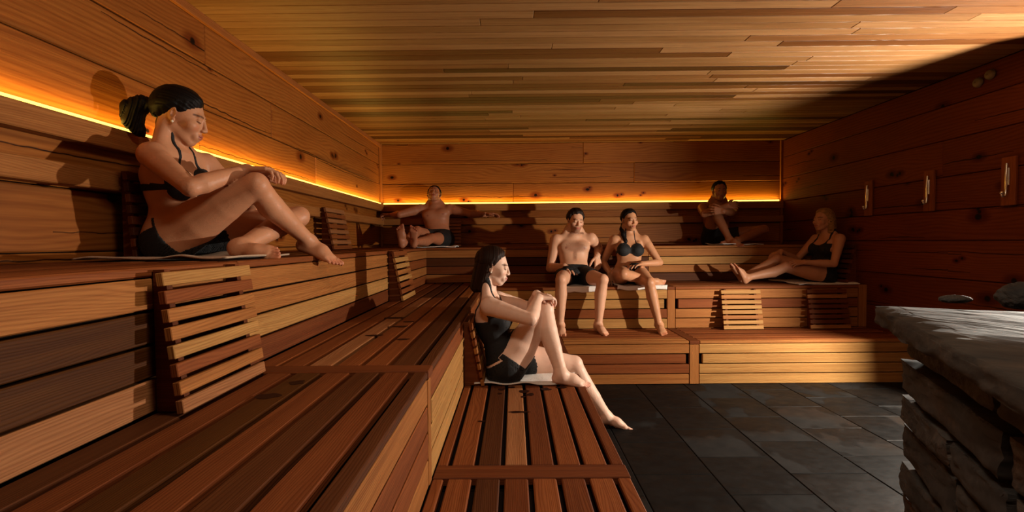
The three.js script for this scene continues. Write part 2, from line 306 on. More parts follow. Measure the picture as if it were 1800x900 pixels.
strip('amber light strip glowing along the long side wall beside the ponytailed woman', [XW + 0.004, LED_Y - 0.006, ZB + 0.05], [XW + 0.03, LED_Y + 0.01, ZN - 0.1], 'z', GLOW.left, [1, 0, 0]);
strip('amber light strip glowing along the back wall between the two corner trims', [XW + 0.04, LED_Y - 0.006, ZB + 0.004], [XR - 0.04, LED_Y + 0.01, ZB + 0.03], 'x', GLOW.back, [0, 0, 1]);

// ---------------------------------------------------------------- unseen shielded lamp, out of view behind the heater, placed as the warm white main light
{
  const [lx, ly, lz] = KEY.at, g = thing('unseen_shielded_lamp', 'unseen shielded lamp out of view behind the stone heater, lighting benches and ceiling', 'lamp', [lx, 0, lz], 0.86);
  plank('base', g, dimWood, [-0.02, 0.0, -0.05], [0.10, 0.03, 0.10], 'z', 0.004);
  plank('post', g, dimWood, [0.058, 0.03, 0.02], [0.09, ly + 0.3, 0.06], 'y', 0.004);
  const sh = plank('shield', g, dimWood, [0.040, ly - 0.35, -0.112], [0.054, ly + 0.48, 0.10], 'y', 0.003); sh.rotation.z = 0.10; sh.position.x -= 0.006;  // unseen board, placed to keep the lamp off the right wall and ceiling edge
  const bulbM = new THREE.MeshStandardMaterial({ color: 0x222222, emissive: new THREE.Color().setRGB(...KEY.color), emissiveIntensity: 6 });
  mesh('bulb', new THREE.SphereGeometry(0.025, 20, 14), bulbM, g, [0, ly, 0]);
  mesh('socket', new THREE.CylinderGeometry(0.014, 0.014, 0.03, 14).rotateZ(Math.PI / 2), channelMat, g, [0.03, ly, 0]);
  const l = new THREE.PointLight(new THREE.Color().setRGB(...KEY.color), KEY.power, 0, 2);
  l.position.set(lx, ly, lz); l.castShadow = true; l.shadow.radius = KEY.radius; l.shadow.mapSize.set(2048, 2048); l.shadow.bias = -0.002; scene.add(l);
}

// ---------------------------------------------------------------- unseen soft lamp above the camera, placed to light the nearest benches
{
  const [lx, ly, lz] = PANEL.at, [w, d] = PANEL.size, g = thing('unseen_ceiling_lamp', 'unseen flat soft ceiling lamp out of view, placed to light the nearest benches', 'lamp', [lx, ly, lz]);
  for (const s of [-1, 1]) { plank('frame', g, dimWood, [-w / 2 - 0.04, -0.008, s * (d / 2 + 0.02) - 0.02], [w / 2 + 0.04, 0.03, s * (d / 2 + 0.02) + 0.02], 'x', 0.003); plank('frame', g, dimWood, [s * (w / 2 + 0.02) - 0.02, -0.008, -d / 2], [s * (w / 2 + 0.02) + 0.02, 0.03, d / 2], 'z', 0.003); }
  mesh('diffuser', board(w - 0.002, 0.012, d - 0.002, 'x', 0.001), new THREE.MeshStandardMaterial({ color: 0x554433, emissive: new THREE.Color().setRGB(...PANEL.color), emissiveIntensity: 0.6 }), g, [0, 0.008, 0]);
  const l = new THREE.RectAreaLight(new THREE.Color().setRGB(...PANEL.color), PANEL.power, w * 0.96, d * 0.96); l.position.set(lx, ly - 0.003, lz); l.up.set(0, 0, 1); scene.add(l); l.lookAt(lx, 0, lz);
}

// ---------------------------------------------------------------- stone heater
const rockMat = (() => {
  const map = tex(512, 512, (i, j) => { const u = i / 512, v = j / 512, n = fbm(u * 5, v * 9, 5, 9, 301, 5), q = fbm(u * 40, v * 40, 40, 40, 309, 3); const g = 0.20 + 0.16 * (n - 0.5) * 2 + 0.14 * (q - 0.5); return lerp3([g, g * 0.96, g * 0.92], [g * 1.2, g * 0.95, g * 0.75], smooth(0.45, 0.7, fbm(u * 3, v * 4, 3, 4, 333, 3))); }, true);
  const bump = tex(512, 512, (i, j) => fbm(i / 40, j / 22, 13, 24, 340, 5));
  for (const t of [map, bump]) t.repeat.set(1 / 0.6, 1 / 0.6);
  return [0xffffff, 0xd8cfc8, 0xe9d8c8, 0xb9b3b0].map(color => new THREE.MeshStandardMaterial({ map, bumpMap: bump, bumpScale: 0.012, color, roughness: 0.85 }));
})();
const slabMat = rockMat[0].clone(); slabMat.color.set(0xffe9cf); slabMat.color.multiplyScalar(0.42); slabMat.bumpScale = 0.003;
function stoneGeo(lx, ly, lz, seed, amp, nx = 8, ny = 5, nz = 5, flat) {       // a split stone: subdivided box, rough outside
  const g = new THREE.BoxGeometry(lx, ly, lz, nx, ny, nz), p = g.attributes.position, u = g.attributes.uv, v = new THREE.Vector3();
  const so = seed * 7.31;
  for (let i = 0; i < p.count; i++) {
    v.fromBufferAttribute(p, i); const a = [v.x, v.y, v.z];
    const e = [1 - Math.abs(v.x) / (lx / 2), 1 - Math.abs(v.y) / (ly / 2), 1 - Math.abs(v.z) / (lz / 2)];
    const edges = e.filter(t => t < 0.02).length, f = edges >= 2 ? 0.35 : 1;
    const n = k => (noise3(a[0] * 7 + so, a[1] * 22 + k * 5, a[2] * 7, seed) - 0.5) * 1.6 + (noise3(a[0] * 22, a[1] * 70 + k * 9 + so, a[2] * 22, seed + 5) - 0.5) * 1.3;
    v.x += n(1) * amp * 0.8; v.y += n(2) * amp * (flat ?? 0.45); v.z += n(3) * amp;
    if (edges >= 2) v.multiply(new THREE.Vector3(1 - 0.012 / lx, 1 - 0.012 / ly, 1 - 0.012 / lz));
    p.setXYZ(i, v.x, v.y, v.z); const s = a; u.setXY(i, s[0] + s[2] * 0.7 + so, s[1] + s[2] * 0.3 + so * 0.6);
  }
  g.computeVertexNormals(); return g;
}
{
  // its long side runs from the far corner C towards the camera at a slant; local +x runs along that side, +z is its outer face
  const C = [1.29, -1.735], Q = [0.85, -0.80], dir = Math.atan2(Q[1] - C[1], Q[0] - C[0]), len = 1.7;
  const h = thing('stone_heater', 'dark stacked-stone heater block with a thick stone slab top', 'sauna heater', [C[0], 0, C[1]], -dir);
  // in local coordinates: x from 0 to len along the side, z from 0 (outer face) to negative? the block's inside lies at local -z
  const side = -1;
  mesh('core', board(len - 0.14, 0.85, 0.8, 'x', 0.01), new THREE.MeshStandardMaterial({ color: 0x070605, roughness: 1 }), h, [len / 2 + 0.08, 0.43, side * 0.55]);
  let y = 0.004; const rr = rng(91); let row = 0;
  for (const hh of [0.13, 0.10, 0.14, 0.11, 0.13, 0.10, 0.12, 0.075]) {
    let x = 0.05 + rr() * 0.015;
    while (x < len - 0.05) {
      let l = 0.30 + rr() * 0.42; if (x + l > len - 0.18) l = len - 0.04 - x;
      const o = row === 7 ? 0.02 : rr() * 0.016;
      mesh('stone', stoneGeo(l - 0.008, hh - 0.008, 0.16, Math.floor(rr() * 999), 0.009, 16, 9, 4), pick(rockMat), h, [x + l / 2, y + hh / 2, side * (0.14 + o)]);
      x += l;
    }
    // the end that faces the back wall
    for (let z = 0.24; z < 0.95; z += 0.34) mesh('stone', stoneGeo(0.15, hh - 0.008, 0.33, Math.floor(rr() * 999), 0.014, 4, 5, 8), pick(rockMat), h, [0.13 + rr() * 0.02, y + hh / 2, side * (z + 0.16)]);
    y += hh; row++;
  }
  const cor = [[0, 0], [0.02, -1.25], [len, -1.25], [len, 0.02]];
  const s1 = stoneGeo(len + 0.04, 0.072, 1.05, 41, 0.016, 60, 6, 26, 0.16);
  mesh('slab', s1, slabMat, h, [len / 2 - 0.02, 1.0 - 0.042, side * 0.53]);
}
{
  const rock = (label, p, sx, sy, sz, seed, mat) => { const g = new THREE.IcosahedronGeometry(1, 12), q = g.attributes.position, v = new THREE.Vector3(); for (let i = 0; i < q.count; i++) { v.fromBufferAttribute(q, i); const d = 1 + 0.22 * (noise3(v.x * 1.7 + seed, v.y * 1.7, v.z * 1.7, seed) - 0.5) + 0.1 * (noise3(v.x * 5, v.y * 5 + seed, v.z * 5, seed) - 0.5); q.setXYZ(i, v.x * sx * d, Math.max(-0.8, v.y * d) * sy, v.z * sz * d); } const u = g.attributes.uv; for (let i = 0; i < u.count; i++) u.setXY(i, q.getX(i) + q.getZ(i) * 0.6, q.getY(i) + q.getZ(i) * 0.4); g.computeVertexNormals(); const m = mesh('heater_stone', g, mat, scene, p); m.userData = { label, category: 'stone' }; return m; };
  rock('large rounded dark stone lying on the slab of the stone heater', [1.56, 1.012 + 0.042, -1.47], 0.075, 0.045, 0.065, 5, rockMat[3]);
  rock('small flat dark stone beside the larger one on the heater slab', [1.46, 1.012 + 0.02, -1.60], 0.05, 0.014, 0.03, 8, rockMat[1]);
}

// ---------------------------------------------------------------- hooks and fittings on the dark side wall
const chrome = new THREE.MeshStandardMaterial({ color: 0xd8d2c8, metalness: 0.9, roughness: 0.22 });
function hookBoard(label, z) {
  const g = thing('hook_board', label, 'wall hook', [XR - 0.006, 1.455, z], 0, 'hook boards');
  plank('board', g, cedarMat('red'), [-0.022, 0, -0.05], [0, 0.335, 0.05], 'y', 0.004);
  const c = new THREE.CatmullRomCurve3([[-0.03, 0.29, 0], [-0.034, 0.2, 0], [-0.034, 0.1, 0], [-0.042, 0.066, 0], [-0.056, 0.066, 0], [-0.062, 0.085, 0]].map(a => new THREE.Vector3(...a)));
  const k = mesh('hook', new THREE.TubeGeometry(c, 40, 0.0085, 10), chrome, g);
  mesh('hook_tip', new THREE.SphereGeometry(0.012, 14, 10), chrome, k, [-0.062, 0.088, 0]);
  mesh('mounting_plate', board(0.008, 0.12, 0.03, 'y', 0.002), chrome, g, [-0.026, 0.2, 0]);
}
hookBoard('wooden board with chrome hook nearest the blonde woman, farthest of three', -4.68);
hookBoard('wooden board with chrome hook between the two others on the dark wall', -4.0);
hookBoard('wooden board with chrome hook farthest from the blonde woman, above the stone heater', -3.36);
{
  const g = thing('wall_fitting', 'pair of small round pale fittings high on the dark side wall', 'wall fitting', [XR - 0.006, 2.39, -3.56]);
  const pale = new THREE.MeshStandardMaterial({ color: 0x75654f, roughness: 0.5 });
  for (const z of [-0.045, 0.045]) { const b = mesh('round_cap', new THREE.LatheGeometry([[0, 0.03], [0.022, 0.028], [0.032, 0.018], [0.036, 0.004], [0.036, 0], [0, 0]].map(a => new THREE.Vector2(...a)), 28).rotateZ(Math.PI / 2), pale, g, [0, z * 0.3, z]); mesh('screw', new THREE.CylinderGeometry(0.006, 0.006, 0.004, 12).rotateZ(Math.PI / 2), channelMat, b, [-0.031, 0, 0]); }
}

// ---------------------------------------------------------------- wet marks on the boards, each a thin dark puddle on its bench
{
  const wet = new THREE.MeshPhysicalMaterial({ color: 0x2a1208, roughness: 0.6, specularIntensity: 0.12 }), r = rng(44), v = new THREE.Vector3();
  const mark = (bench, x, y, z, rx, rz) => {
    const n = 22, ph = r() * 9, sh = new THREE.Shape(); for (let i = 0; i < n; i++) { const a = i / n * 6.2832, d = 0.65 + 0.7 * noise(Math.cos(a) * 1.6 + ph + 9, Math.sin(a) * 1.6 + ph + 9, 999, 999, 6); sh[i ? 'lineTo' : 'moveTo'](Math.cos(a) * rx * d, Math.sin(a) * rz * d); }
    const m = mesh('wet_mark', new THREE.ExtrudeGeometry(sh, { depth: 0.0004, bevelEnabled: false }).rotateX(-Math.PI / 2), wet); scene.remove(m);
    v.set(x, y, z); bench.updateMatrixWorld(true); bench.worldToLocal(v); m.position.copy(v); bench.add(m);
  };
  const all = scene.children.filter(o => o.name.startsWith('sauna_bench')), low = all[7], mid = all[4], near = all[3];
  for (const [x, z, a, c] of [[-0.075, -2.80, 0.020, 0.022], [-0.085, -2.72, 0.013, 0.012], [-0.02, -2.84, 0.016, 0.02], [0.055, -2.76, 0.026, 0.03], [0.085, -2.70, 0.024, 0.022], [0.045, -2.66, 0.016, 0.014], [0.015, -2.42, 0.016, 0.05], [0.18, -2.80, 0.022, 0.03], [0.275, -2.83, 0.02, 0.03], [-0.16, -2.30, 0.008, 0.018]]) mark(low, x, L + 0.0003, z, a, c);
  for (const [x, z, a, c] of [[-0.62, -2.6, 0.026, 0.05], [-0.60, -2.75, 0.018, 0.03], [-0.68, -2.35, 0.02, 0.04], [-0.52, -2.25, 0.018, 0.03], [-0.72, -2.9, 0.03, 0.06]]) mark(mid, x, M + 0.0003, z, a, c);
  for (const [x, z, a, c] of [[-0.73, -1.42, 0.024, 0.035], [-0.71, -1.56, 0.02, 0.025]]) mark(near, x, M + 0.0003, z, a, c);
}
// ---------------------------------------------------------------- people: one continuous surface each, from a distance field on a skeleton
const A = { sub: (a, b) => [a[0] - b[0], a[1] - b[1], a[2] - b[2]], add: (a, b) => [a[0] + b[0], a[1] + b[1], a[2] + b[2]], mul: (a, s) => [a[0] * s, a[1] * s, a[2] * s], dot: (a, b) => a[0] * b[0] + a[1] * b[1] + a[2] * b[2], len: a => Math.hypot(a[0], a[1], a[2]), cross: (a, b) => [a[1] * b[2] - a[2] * b[1], a[2] * b[0] - a[0] * b[2], a[0] * b[1] - a[1] * b[0]] };
A.norm = a => A.mul(a, 1 / (A.len(a) || 1)); A.mix = (a, b, t) => [mix(a[0], b[0], t), mix(a[1], b[1], t), mix(a[2], b[2], t)];
A.at = (o, ...ps) => ps.reduce((s, [v, k]) => A.add(s, A.mul(v, k)), o);
const smin = (a, b, k) => { if (k < 1e-5) return a < b ? a : b; const h = k - Math.abs(a - b); return h <= 0 ? (a < b ? a : b) : (a < b ? a : b) - h * h / (4 * k); };
function cone(a, b, r1, r2) {                                   // a tapered capsule between two points
  const bx = b[0] - a[0], by = b[1] - a[1], bz = b[2] - a[2], l2 = Math.max(1e-9, bx * bx + by * by + bz * bz), rr = r1 - r2, a2 = l2 - rr * rr, il2 = 1 / l2;
  const c = A.mix(a, b, 0.5), R = Math.sqrt(l2) / 2 + Math.max(r1, r2);
  if (a2 <= 0) { const big = r1 > r2 ? a : b, rm = Math.max(r1, r2); return { c, R, f: (x, y, z) => Math.hypot(x - big[0], y - big[1], z - big[2]) - rm }; }
  return { c, R, f(x, y, z) {
    const px = x - a[0], py = y - a[1], pz = z - a[2], yy = px * bx + py * by + pz * bz, zz = yy - l2, qx = px * l2 - bx * yy, qy = py * l2 - by * yy, qz = pz * l2 - bz * yy, x2 = qx * qx + qy * qy + qz * qz, y2 = yy * yy * l2, z2 = zz * zz * l2, k = Math.sign(rr) * rr * rr * x2;
    if (Math.sign(zz) * a2 * z2 > k) return Math.sqrt(x2 + z2) * il2 - r2;
    if (Math.sign(yy) * a2 * y2 < k) return Math.sqrt(x2 + y2) * il2 - r1;
    return (Math.sqrt(x2 * a2 * il2) + yy * rr) * il2 - r1;
  } };
}
const ball = (c, r) => ({ c, R: r, f: (x, y, z) => Math.hypot(x - c[0], y - c[1], z - c[2]) - r });
function egg(c, r, X, Y, Z) {                                   // an ellipsoid with axes X, Y, Z
  return { c, R: Math.max(...r), f(x, y, z) { const d = [x - c[0], y - c[1], z - c[2]], a = A.dot(d, X), b = A.dot(d, Y), e = A.dot(d, Z), k0 = Math.hypot(a / r[0], b / r[1], e / r[2]), k1 = Math.hypot(a / r[0] ** 2, b / r[1] ** 2, e / r[2] ** 2); return k1 < 1e-9 ? -Math.min(...r) : k0 * (k0 - 1) / k1; } };
}
const chain = (pts, rs) => pts.slice(1).map((p, i) => cone(pts[i], p, rs[i], rs[i + 1]));
function evalGroups(groups, x, y, z) {
  let d = 1e3;
  for (const g of groups) {
    let e = 1e3;
    for (const p of g.prims) e = smin(e, p.f(x, y, z), g.k);
    if (e > 900) continue;
    let k = g.jk ?? 0;
    if (g.joint && Math.abs(d - e) < k) { const q = Math.hypot(x - g.joint[0], y - g.joint[1], z - g.joint[2]); k *= clamp(1.25 - q / g.jr, 0, 1); }
    d = g.cut ? -smin(-d, e, g.cut) : smin(d, e, k);
  }
  return d;
}
function cull(groups, c, R) {                                   // only the shapes that can matter inside a ball
  return groups.map(g => ({ ...g, prims: g.prims.filter(p => g.always || Math.hypot(p.c[0] - c[0], p.c[1] - c[1], p.c[2] - c[2]) < p.R + R + 0.07) })).filter(g => g.prims.length);
}
function surface(groups, lo, hi, h, wrap) {                     // surface nets over the blocks that the surface crosses
  const B = 10, cells = new Map(), P = [], quads = [];
  const nx = Math.ceil((hi[0] - lo[0]) / h / B), ny = Math.ceil((hi[1] - lo[1]) / h / B), nz = Math.ceil((hi[2] - lo[2]) / h / B), half = B * h * 0.8661, N = B + 1, val = new Float32Array(N * N * N);
  const S = 4096, key = (i, j, k) => (i * S + j) * S + k;
  for (let bx = 0; bx < nx; bx++) for (let by = 0; by < ny; by++) for (let bz = 0; bz < nz; bz++) {
    const o = [lo[0] + bx * B * h, lo[1] + by * B * h, lo[2] + bz * B * h], c = [o[0] + B * h / 2, o[1] + B * h / 2, o[2] + B * h / 2], gs = cull(groups, c, half + 0.02);
    if (!gs.length) continue;
    const F = wrap ? (x, y, z) => wrap(evalGroups(gs, x, y, z), x, y, z) : (x, y, z) => evalGroups(gs, x, y, z);
    if (Math.abs(evalGroups(gs, ...c)) > half * 1.5 + 0.035) continue;
    let m = 0, pos = 0;
    for (let i = 0; i < N; i++) for (let j = 0; j < N; j++) for (let k = 0; k < N; k++) { const v = F(o[0] + i * h, o[1] + j * h, o[2] + k * h); val[m++] = v; if (v > 0) pos++; }
    if (pos === 0 || pos === m) continue;
    for (let i = 0; i < B; i++) for (let j = 0; j < B; j++) for (let k = 0; k < B; k++) {
      const at = (a, b, d) => val[((i + a) * N + j + b) * N + k + d];
      let n = 0, sx = 0, sy = 0, sz = 0, mask = 0;
      for (let q = 0; q < 8; q++) if (at(q & 1, q >> 1 & 1, q >> 2 & 1) < 0) mask |= 1 << q;
      if (mask === 0 || mask === 255) continue;
      for (let q = 0; q < 8; q++) for (const e of [1, 2, 4]) if (!(q & e)) { const q2 = q | e; if ((mask >> q & 1) !== (mask >> q2 & 1)) { const a = at(q & 1, q >> 1 & 1, q >> 2 & 1), b = at(q2 & 1, q2 >> 1 & 1, q2 >> 2 & 1), t = a / (a - b); sx += (q & 1) + (e === 1 ? t : 0); sy += (q >> 1 & 1) + (e === 2 ? t : 0); sz += (q >> 2 & 1) + (e === 4 ? t : 0); n++; } }
      const I = bx * B + i + 1, J = by * B + j + 1, K = bz * B + k + 1;
      cells.set(key(I, J, K), P.length / 3); P.push(o[0] + (i + sx / n) * h, o[1] + (j + sy / n) * h, o[2] + (k + sz / n) * h);
      const s0 = mask & 1;
      if (s0 !== (mask >> 1 & 1)) quads.push([0, I, J, K, s0]); if (s0 !== (mask >> 2 & 1)) quads.push([1, I, J, K, s0]); if (s0 !== (mask >> 4 & 1)) quads.push([2, I, J, K, s0]);
    }
  }
  const ix = [];
  for (const [ax, I, J, K, s] of quads) {
    const u = ax === 0 ? [0, 1, 0] : ax === 1 ? [0, 0, 1] : [1, 0, 0], v = ax === 0 ? [0, 0, 1] : ax === 1 ? [1, 0, 0] : [0, 1, 0];
    const a = cells.get(key(I, J, K)), b = cells.get(key(I - u[0], J - u[1], K - u[2])), d = cells.get(key(I - v[0], J - v[1], K - v[2])), c = cells.get(key(I - u[0] - v[0], J - u[1] - v[1], K - u[2] - v[2]));
    if (a === undefined || b === undefined || c === undefined || d === undefined) continue;
    if (s) ix.push(a, b, c, a, c, d); else ix.push(a, c, b, a, d, c);
  }
  return { P, ix };
}
function toGeo(parts, colour, origin, uvScale) {
  const P = [], ix = [];
  for (const s of parts) { const n = P.length / 3; for (const v of s.P) P.push(v); for (const i of s.ix) ix.push(i + n); }
  const g = new THREE.BufferGeometry(), n = P.length / 3;
  if (colour) { const C = new Float32Array(n * 3); for (let i = 0; i < n; i++) { const c = colour(P[i * 3], P[i * 3 + 1], P[i * 3 + 2]); C.set(c, i * 3); } g.setAttribute('color', new THREE.BufferAttribute(C, 3)); }
  const U = new Float32Array(n * 2); for (let i = 0; i < n; i++) { U[i * 2] = P[i * 3] + 0.7 * P[i * 3 + 2]; U[i * 2 + 1] = P[i * 3 + 1] + 0.4 * P[i * 3 + 2]; }
  g.setAttribute('uv', new THREE.BufferAttribute(U, 2));
  for (let i = 0; i < n; i++) for (let k = 0; k < 3; k++) P[i * 3 + k] -= origin[k];
  g.setAttribute('position', new THREE.Float32BufferAttribute(P, 3)); g.setIndex(ix); g.computeVertexNormals(); return g;
}
function keepTris(s, test) { const ix = []; for (let i = 0; i < s.ix.length; i += 3) { const t = s.ix.slice(i, i + 3).map(q => test(s.P[q * 3], s.P[q * 3 + 1], s.P[q * 3 + 2])); if (t[0] || t[1] || t[2]) ix.push(s.ix[i], s.ix[i + 1], s.ix[i + 2]); }
  const map = new Map(), P = []; const jx = ix.map(q => { if (!map.has(q)) { map.set(q, P.length / 3); P.push(s.P[q * 3], s.P[q * 3 + 1], s.P[q * 3 + 2]); } return map.get(q); }); return { P, ix: jx }; }
function bend(root, target, l1, l2, pole) {                    // two bones from root to target, the joint towards the pole
  const d = A.sub(target, root), n = clamp(A.len(d), Math.abs(l1 - l2) + 0.01, (l1 + l2) * 0.998), u = A.norm(d), end = A.at(root, [u, n]), a = (l1 * l1 - l2 * l2 + n * n) / (2 * n), hgt = Math.sqrt(Math.max(0, l1 * l1 - a * a));
  const w = A.norm(A.sub(pole, A.mul(u, A.dot(pole, u)))); return [A.at(root, [u, a], [w, hgt]), end];
}
const skinBump = tex(256, 256, (i, j) => 0.6 * noise(i / 3, j / 3, 85, 85, 5) + 0.4 * noise(i / 9, j / 9, 28, 28, 8)); skinBump.repeat.set(1 / 0.12, 1 / 0.12);
const clothBump = tex(256, 256, (i, j) => 0.5 + 0.25 * Math.sin(i * 0.8) * Math.sin(j * 0.8) + 0.4 * (fbm(i / 60, j / 60, 4, 4, 15, 3) - 0.5)); clothBump.repeat.set(1 / 0.12, 1 / 0.12);
const blackCloth = new THREE.MeshPhysicalMaterial({ color: 0x070608, roughness: 0.75, bumpMap: clothBump, bumpScale: 0.0015, sheen: 0.12, sheenRoughness: 0.5, sheenColor: 0x3a3234 });
const hairMats = {};
function hairMat(c) { return hairMats[c] ??= new THREE.MeshPhysicalMaterial({ color: c, roughness: 0.58, vertexColors: true, specularIntensity: 0.3 }); }
const skinMats = {};
function skinMat(c) { return skinMats[c] ??= new THREE.MeshPhysicalMaterial({ color: c, vertexColors: true, roughness: 0.46, bumpMap: skinBump, bumpScale: 0.0004, specularIntensity: 0.6 }); }

function person(spec) {
  if (spec.shift) { const s = v => A.add(v, spec.shift); for (const k of ['base', 'hip', 'chest']) spec[k] = s(spec[k]); spec.head.c = s(spec.head.c); for (const S of ['R', 'L']) { spec.arms[S].wrist = s(spec.arms[S].wrist); spec.legs[S].ankle = s(spec.legs[S].ankle); } }
  const { H, male } = spec, W = spec.width ?? 1;
  const as = spec.armScale ?? 1, seg = { ua: 0.172 * H * as, fa: 0.155 * H * as, th: 0.245 * H * (spec.legScale ?? 1), sh: 0.246 * H * (spec.legScale ?? 1), hand: 0.105 * H, foot: 0.150 * H };
  const hip = spec.hip, chest = spec.chest, HL = A.norm(spec.hipLeft), CL = A.norm(spec.chestLeft ?? spec.hipLeft);
  const up = A.norm(A.sub(chest, hip)), back = A.norm(A.cross(up, A.mix(HL, CL, 0.5)));      // up x left points backwards
  // ---- trunk: elliptical sections along a bent spine
  const bulge = spec.slouch ?? 0.04, ctrl = A.at(A.mix(hip, chest, 0.5), [back, bulge * 2]), Ls = A.len(A.sub(chest, hip));
  const bez = t => t <= 1 && t >= 0 ? A.add(A.add(A.mul(hip, (1 - t) * (1 - t)), A.mul(ctrl, 2 * t * (1 - t))), A.mul(chest, t * t)) : t < 0 ? A.at(hip, [A.norm(A.sub(ctrl, hip)), t * Ls]) : A.at(chest, [A.norm(A.sub(chest, ctrl)), (t - 1) * Ls]);
  const prof = male ? [[-0.16, .10, .08, .09], [0, .160, .10, .115], [.2, .152, .105, .10], [.4, .142, .10, .088], [.6, .155, .105, .10], [.78, .170, .112, .112], [.92, .165, .09, .10], [1, .12, .062, .075], [1.1, .07, .055, .06]]
    : [[-0.16, .10, .075, .09], [0, .168, .088, .115], [.2, .156, .09, .10], [.42, .122, .082, .076], [.6, .128, .088, .088], [.78, .142, .090, .098], [.92, .136, .068, .085], [1, .100, .05, .066], [1.1, .055, .045, .052]];
  const at = t => { let i = 0; while (i < prof.length - 2 && prof[i + 1][0] < t) i++; const a = prof[i], b = prof[i + 1], f = clamp((t - a[0]) / (b[0] - a[0]), 0, 1), s = f * f * (3 - 2 * f) * 0.5 + f * 0.5; return [1, 2, 3].map(k => mix(a[k], b[k], s) * W * (k === 2 ? spec.belly ?? 1 : 1)); };
  const NS = 26, sp = []; for (let i = 0; i <= NS; i++) { const t = -0.16 + i / NS * 1.26; sp.push({ t, p: bez(t) }); }
  for (let i = 0; i <= NS; i++) { const s = sp[i], u = A.norm(A.sub(sp[Math.min(NS, i + 1)].p, sp[Math.max(0, i - 1)].p)), l = A.mix(HL, CL, clamp(s.t, 0, 1)); s.l = A.norm(A.sub(l, A.mul(u, A.dot(l, u)))); s.f = A.cross(s.l, u); s.u = u; s.r = at(s.t); }
  const spine = (x, y, z) => { let bd = 1e9, bi = 0, bt = 0; for (let i = 0; i < NS; i++) { const a = sp[i].p, b = sp[i + 1].p, dx = b[0] - a[0], dy = b[1] - a[1], dz = b[2] - a[2], t = clamp(((x - a[0]) * dx + (y - a[1]) * dy + (z - a[2]) * dz) / (dx * dx + dy * dy + dz * dz), 0, 1), q = (x - a[0] - dx * t) ** 2 + (y - a[1] - dy * t) ** 2 + (z - a[2] - dz * t) ** 2; if (q < bd) { bd = q; bi = i; bt = t; } } const a = sp[bi], b = sp[bi + 1], d = [x - mix(a.p[0], b.p[0], bt), y - mix(a.p[1], b.p[1], bt), z - mix(a.p[2], b.p[2], bt)]; return { t: mix(a.t, b.t, bt), d, a, b, f: bt, dist: Math.sqrt(bd) }; };
  const axis = A.sub(chest, hip), a2 = A.dot(axis, axis), far = (x, y, z) => { const d = [x - hip[0], y - hip[1], z - hip[2]], t = clamp(A.dot(d, axis) / a2, -0.16, 1.1); return Math.hypot(d[0] - axis[0] * t, d[1] - axis[1] * t, d[2] - axis[2] * t); };
  const trunk = { c: A.mix(hip, chest, 0.5), R: Ls * 0.75 + 0.1, f(x, y, z) {
    const e0 = far(x, y, z); if (e0 > 0.30) return e0 - 0.2;
    const s = spine(x, y, z), l = A.dot(s.d, s.a.l), f = A.dot(s.d, s.a.f), v = A.dot(s.d, s.a.u), ra = mix(s.a.r[0], s.b.r[0], s.f), rb = f > 0 ? mix(s.a.r[1], s.b.r[1], s.f) : mix(s.a.r[2], s.b.r[2], s.f);
    const e = 2.3, n = Math.pow(Math.pow(Math.abs(l) / ra, e) + Math.pow(Math.abs(f) / rb, e), 1 / e), k1 = Math.hypot(l / ra ** 2, f / rb ** 2); const d = n < 1e-6 ? -Math.min(ra, rb) : Math.max(n * (n - 1) / Math.max(k1, 1e-6) * 0.97, -Math.min(ra, rb)); return Math.abs(v) > 1e-5 && (s.t <= -0.159 || s.t >= 1.099) ? Math.hypot(Math.max(d, 0), v) + Math.min(d, 0) * 0 - (d > 0 ? 0 : 0) : d;
  } };
  const top = sp[Math.round((1 + 0.16) / 1.26 * NS)], fw = sp[Math.round((0.75 + 0.16) / 1.26 * NS)], lo = sp[Math.round(0.16 / 1.26 * NS)];
  const sw = (male ? 0.108 : 0.096) * H * W, hw = (male ? 0.05 : 0.052) * H;
  const shoulder = s => spec.shoulders?.[s > 0 ? 'L' : 'R'] ? A.at(chest, [CL, s * sw], [[0, 1, 0], spec.shoulders[s > 0 ? 'L' : 'R'][1]], [top.f, spec.shoulders[s > 0 ? 'L' : 'R'][0]]) : A.at(chest, [CL, s * sw]);
  // ---- head frame
  const hs = H * 0.130 / 0.222 * (spec.headScale ?? 1), hf = A.norm(spec.head.f), hx = A.norm(A.cross(spec.head.up ?? [0, 1, 0], hf)), hu = A.cross(hf, hx), hc = spec.head.c;
  const hp = (x, y, z) => A.at(hc, [hx, x * hs], [hu, y * hs], [hf, z * hs]), hl = (x, y, z) => { const d = [x - hc[0], y - hc[1], z - hc[2]]; return [A.dot(d, hx) / hs, A.dot(d, hu) / hs, A.dot(d, hf) / hs]; };
  const he = (c, r) => egg(hp(...c), r.map(q => q * hs), hx, hu, hf), hk = (a, b, r1, r2) => cone(hp(...a), hp(...b), r1 * hs, r2 * hs);
  const both = fn => [-1, 1].flatMap(fn), jaw = male ? 1.08 : 0.90;
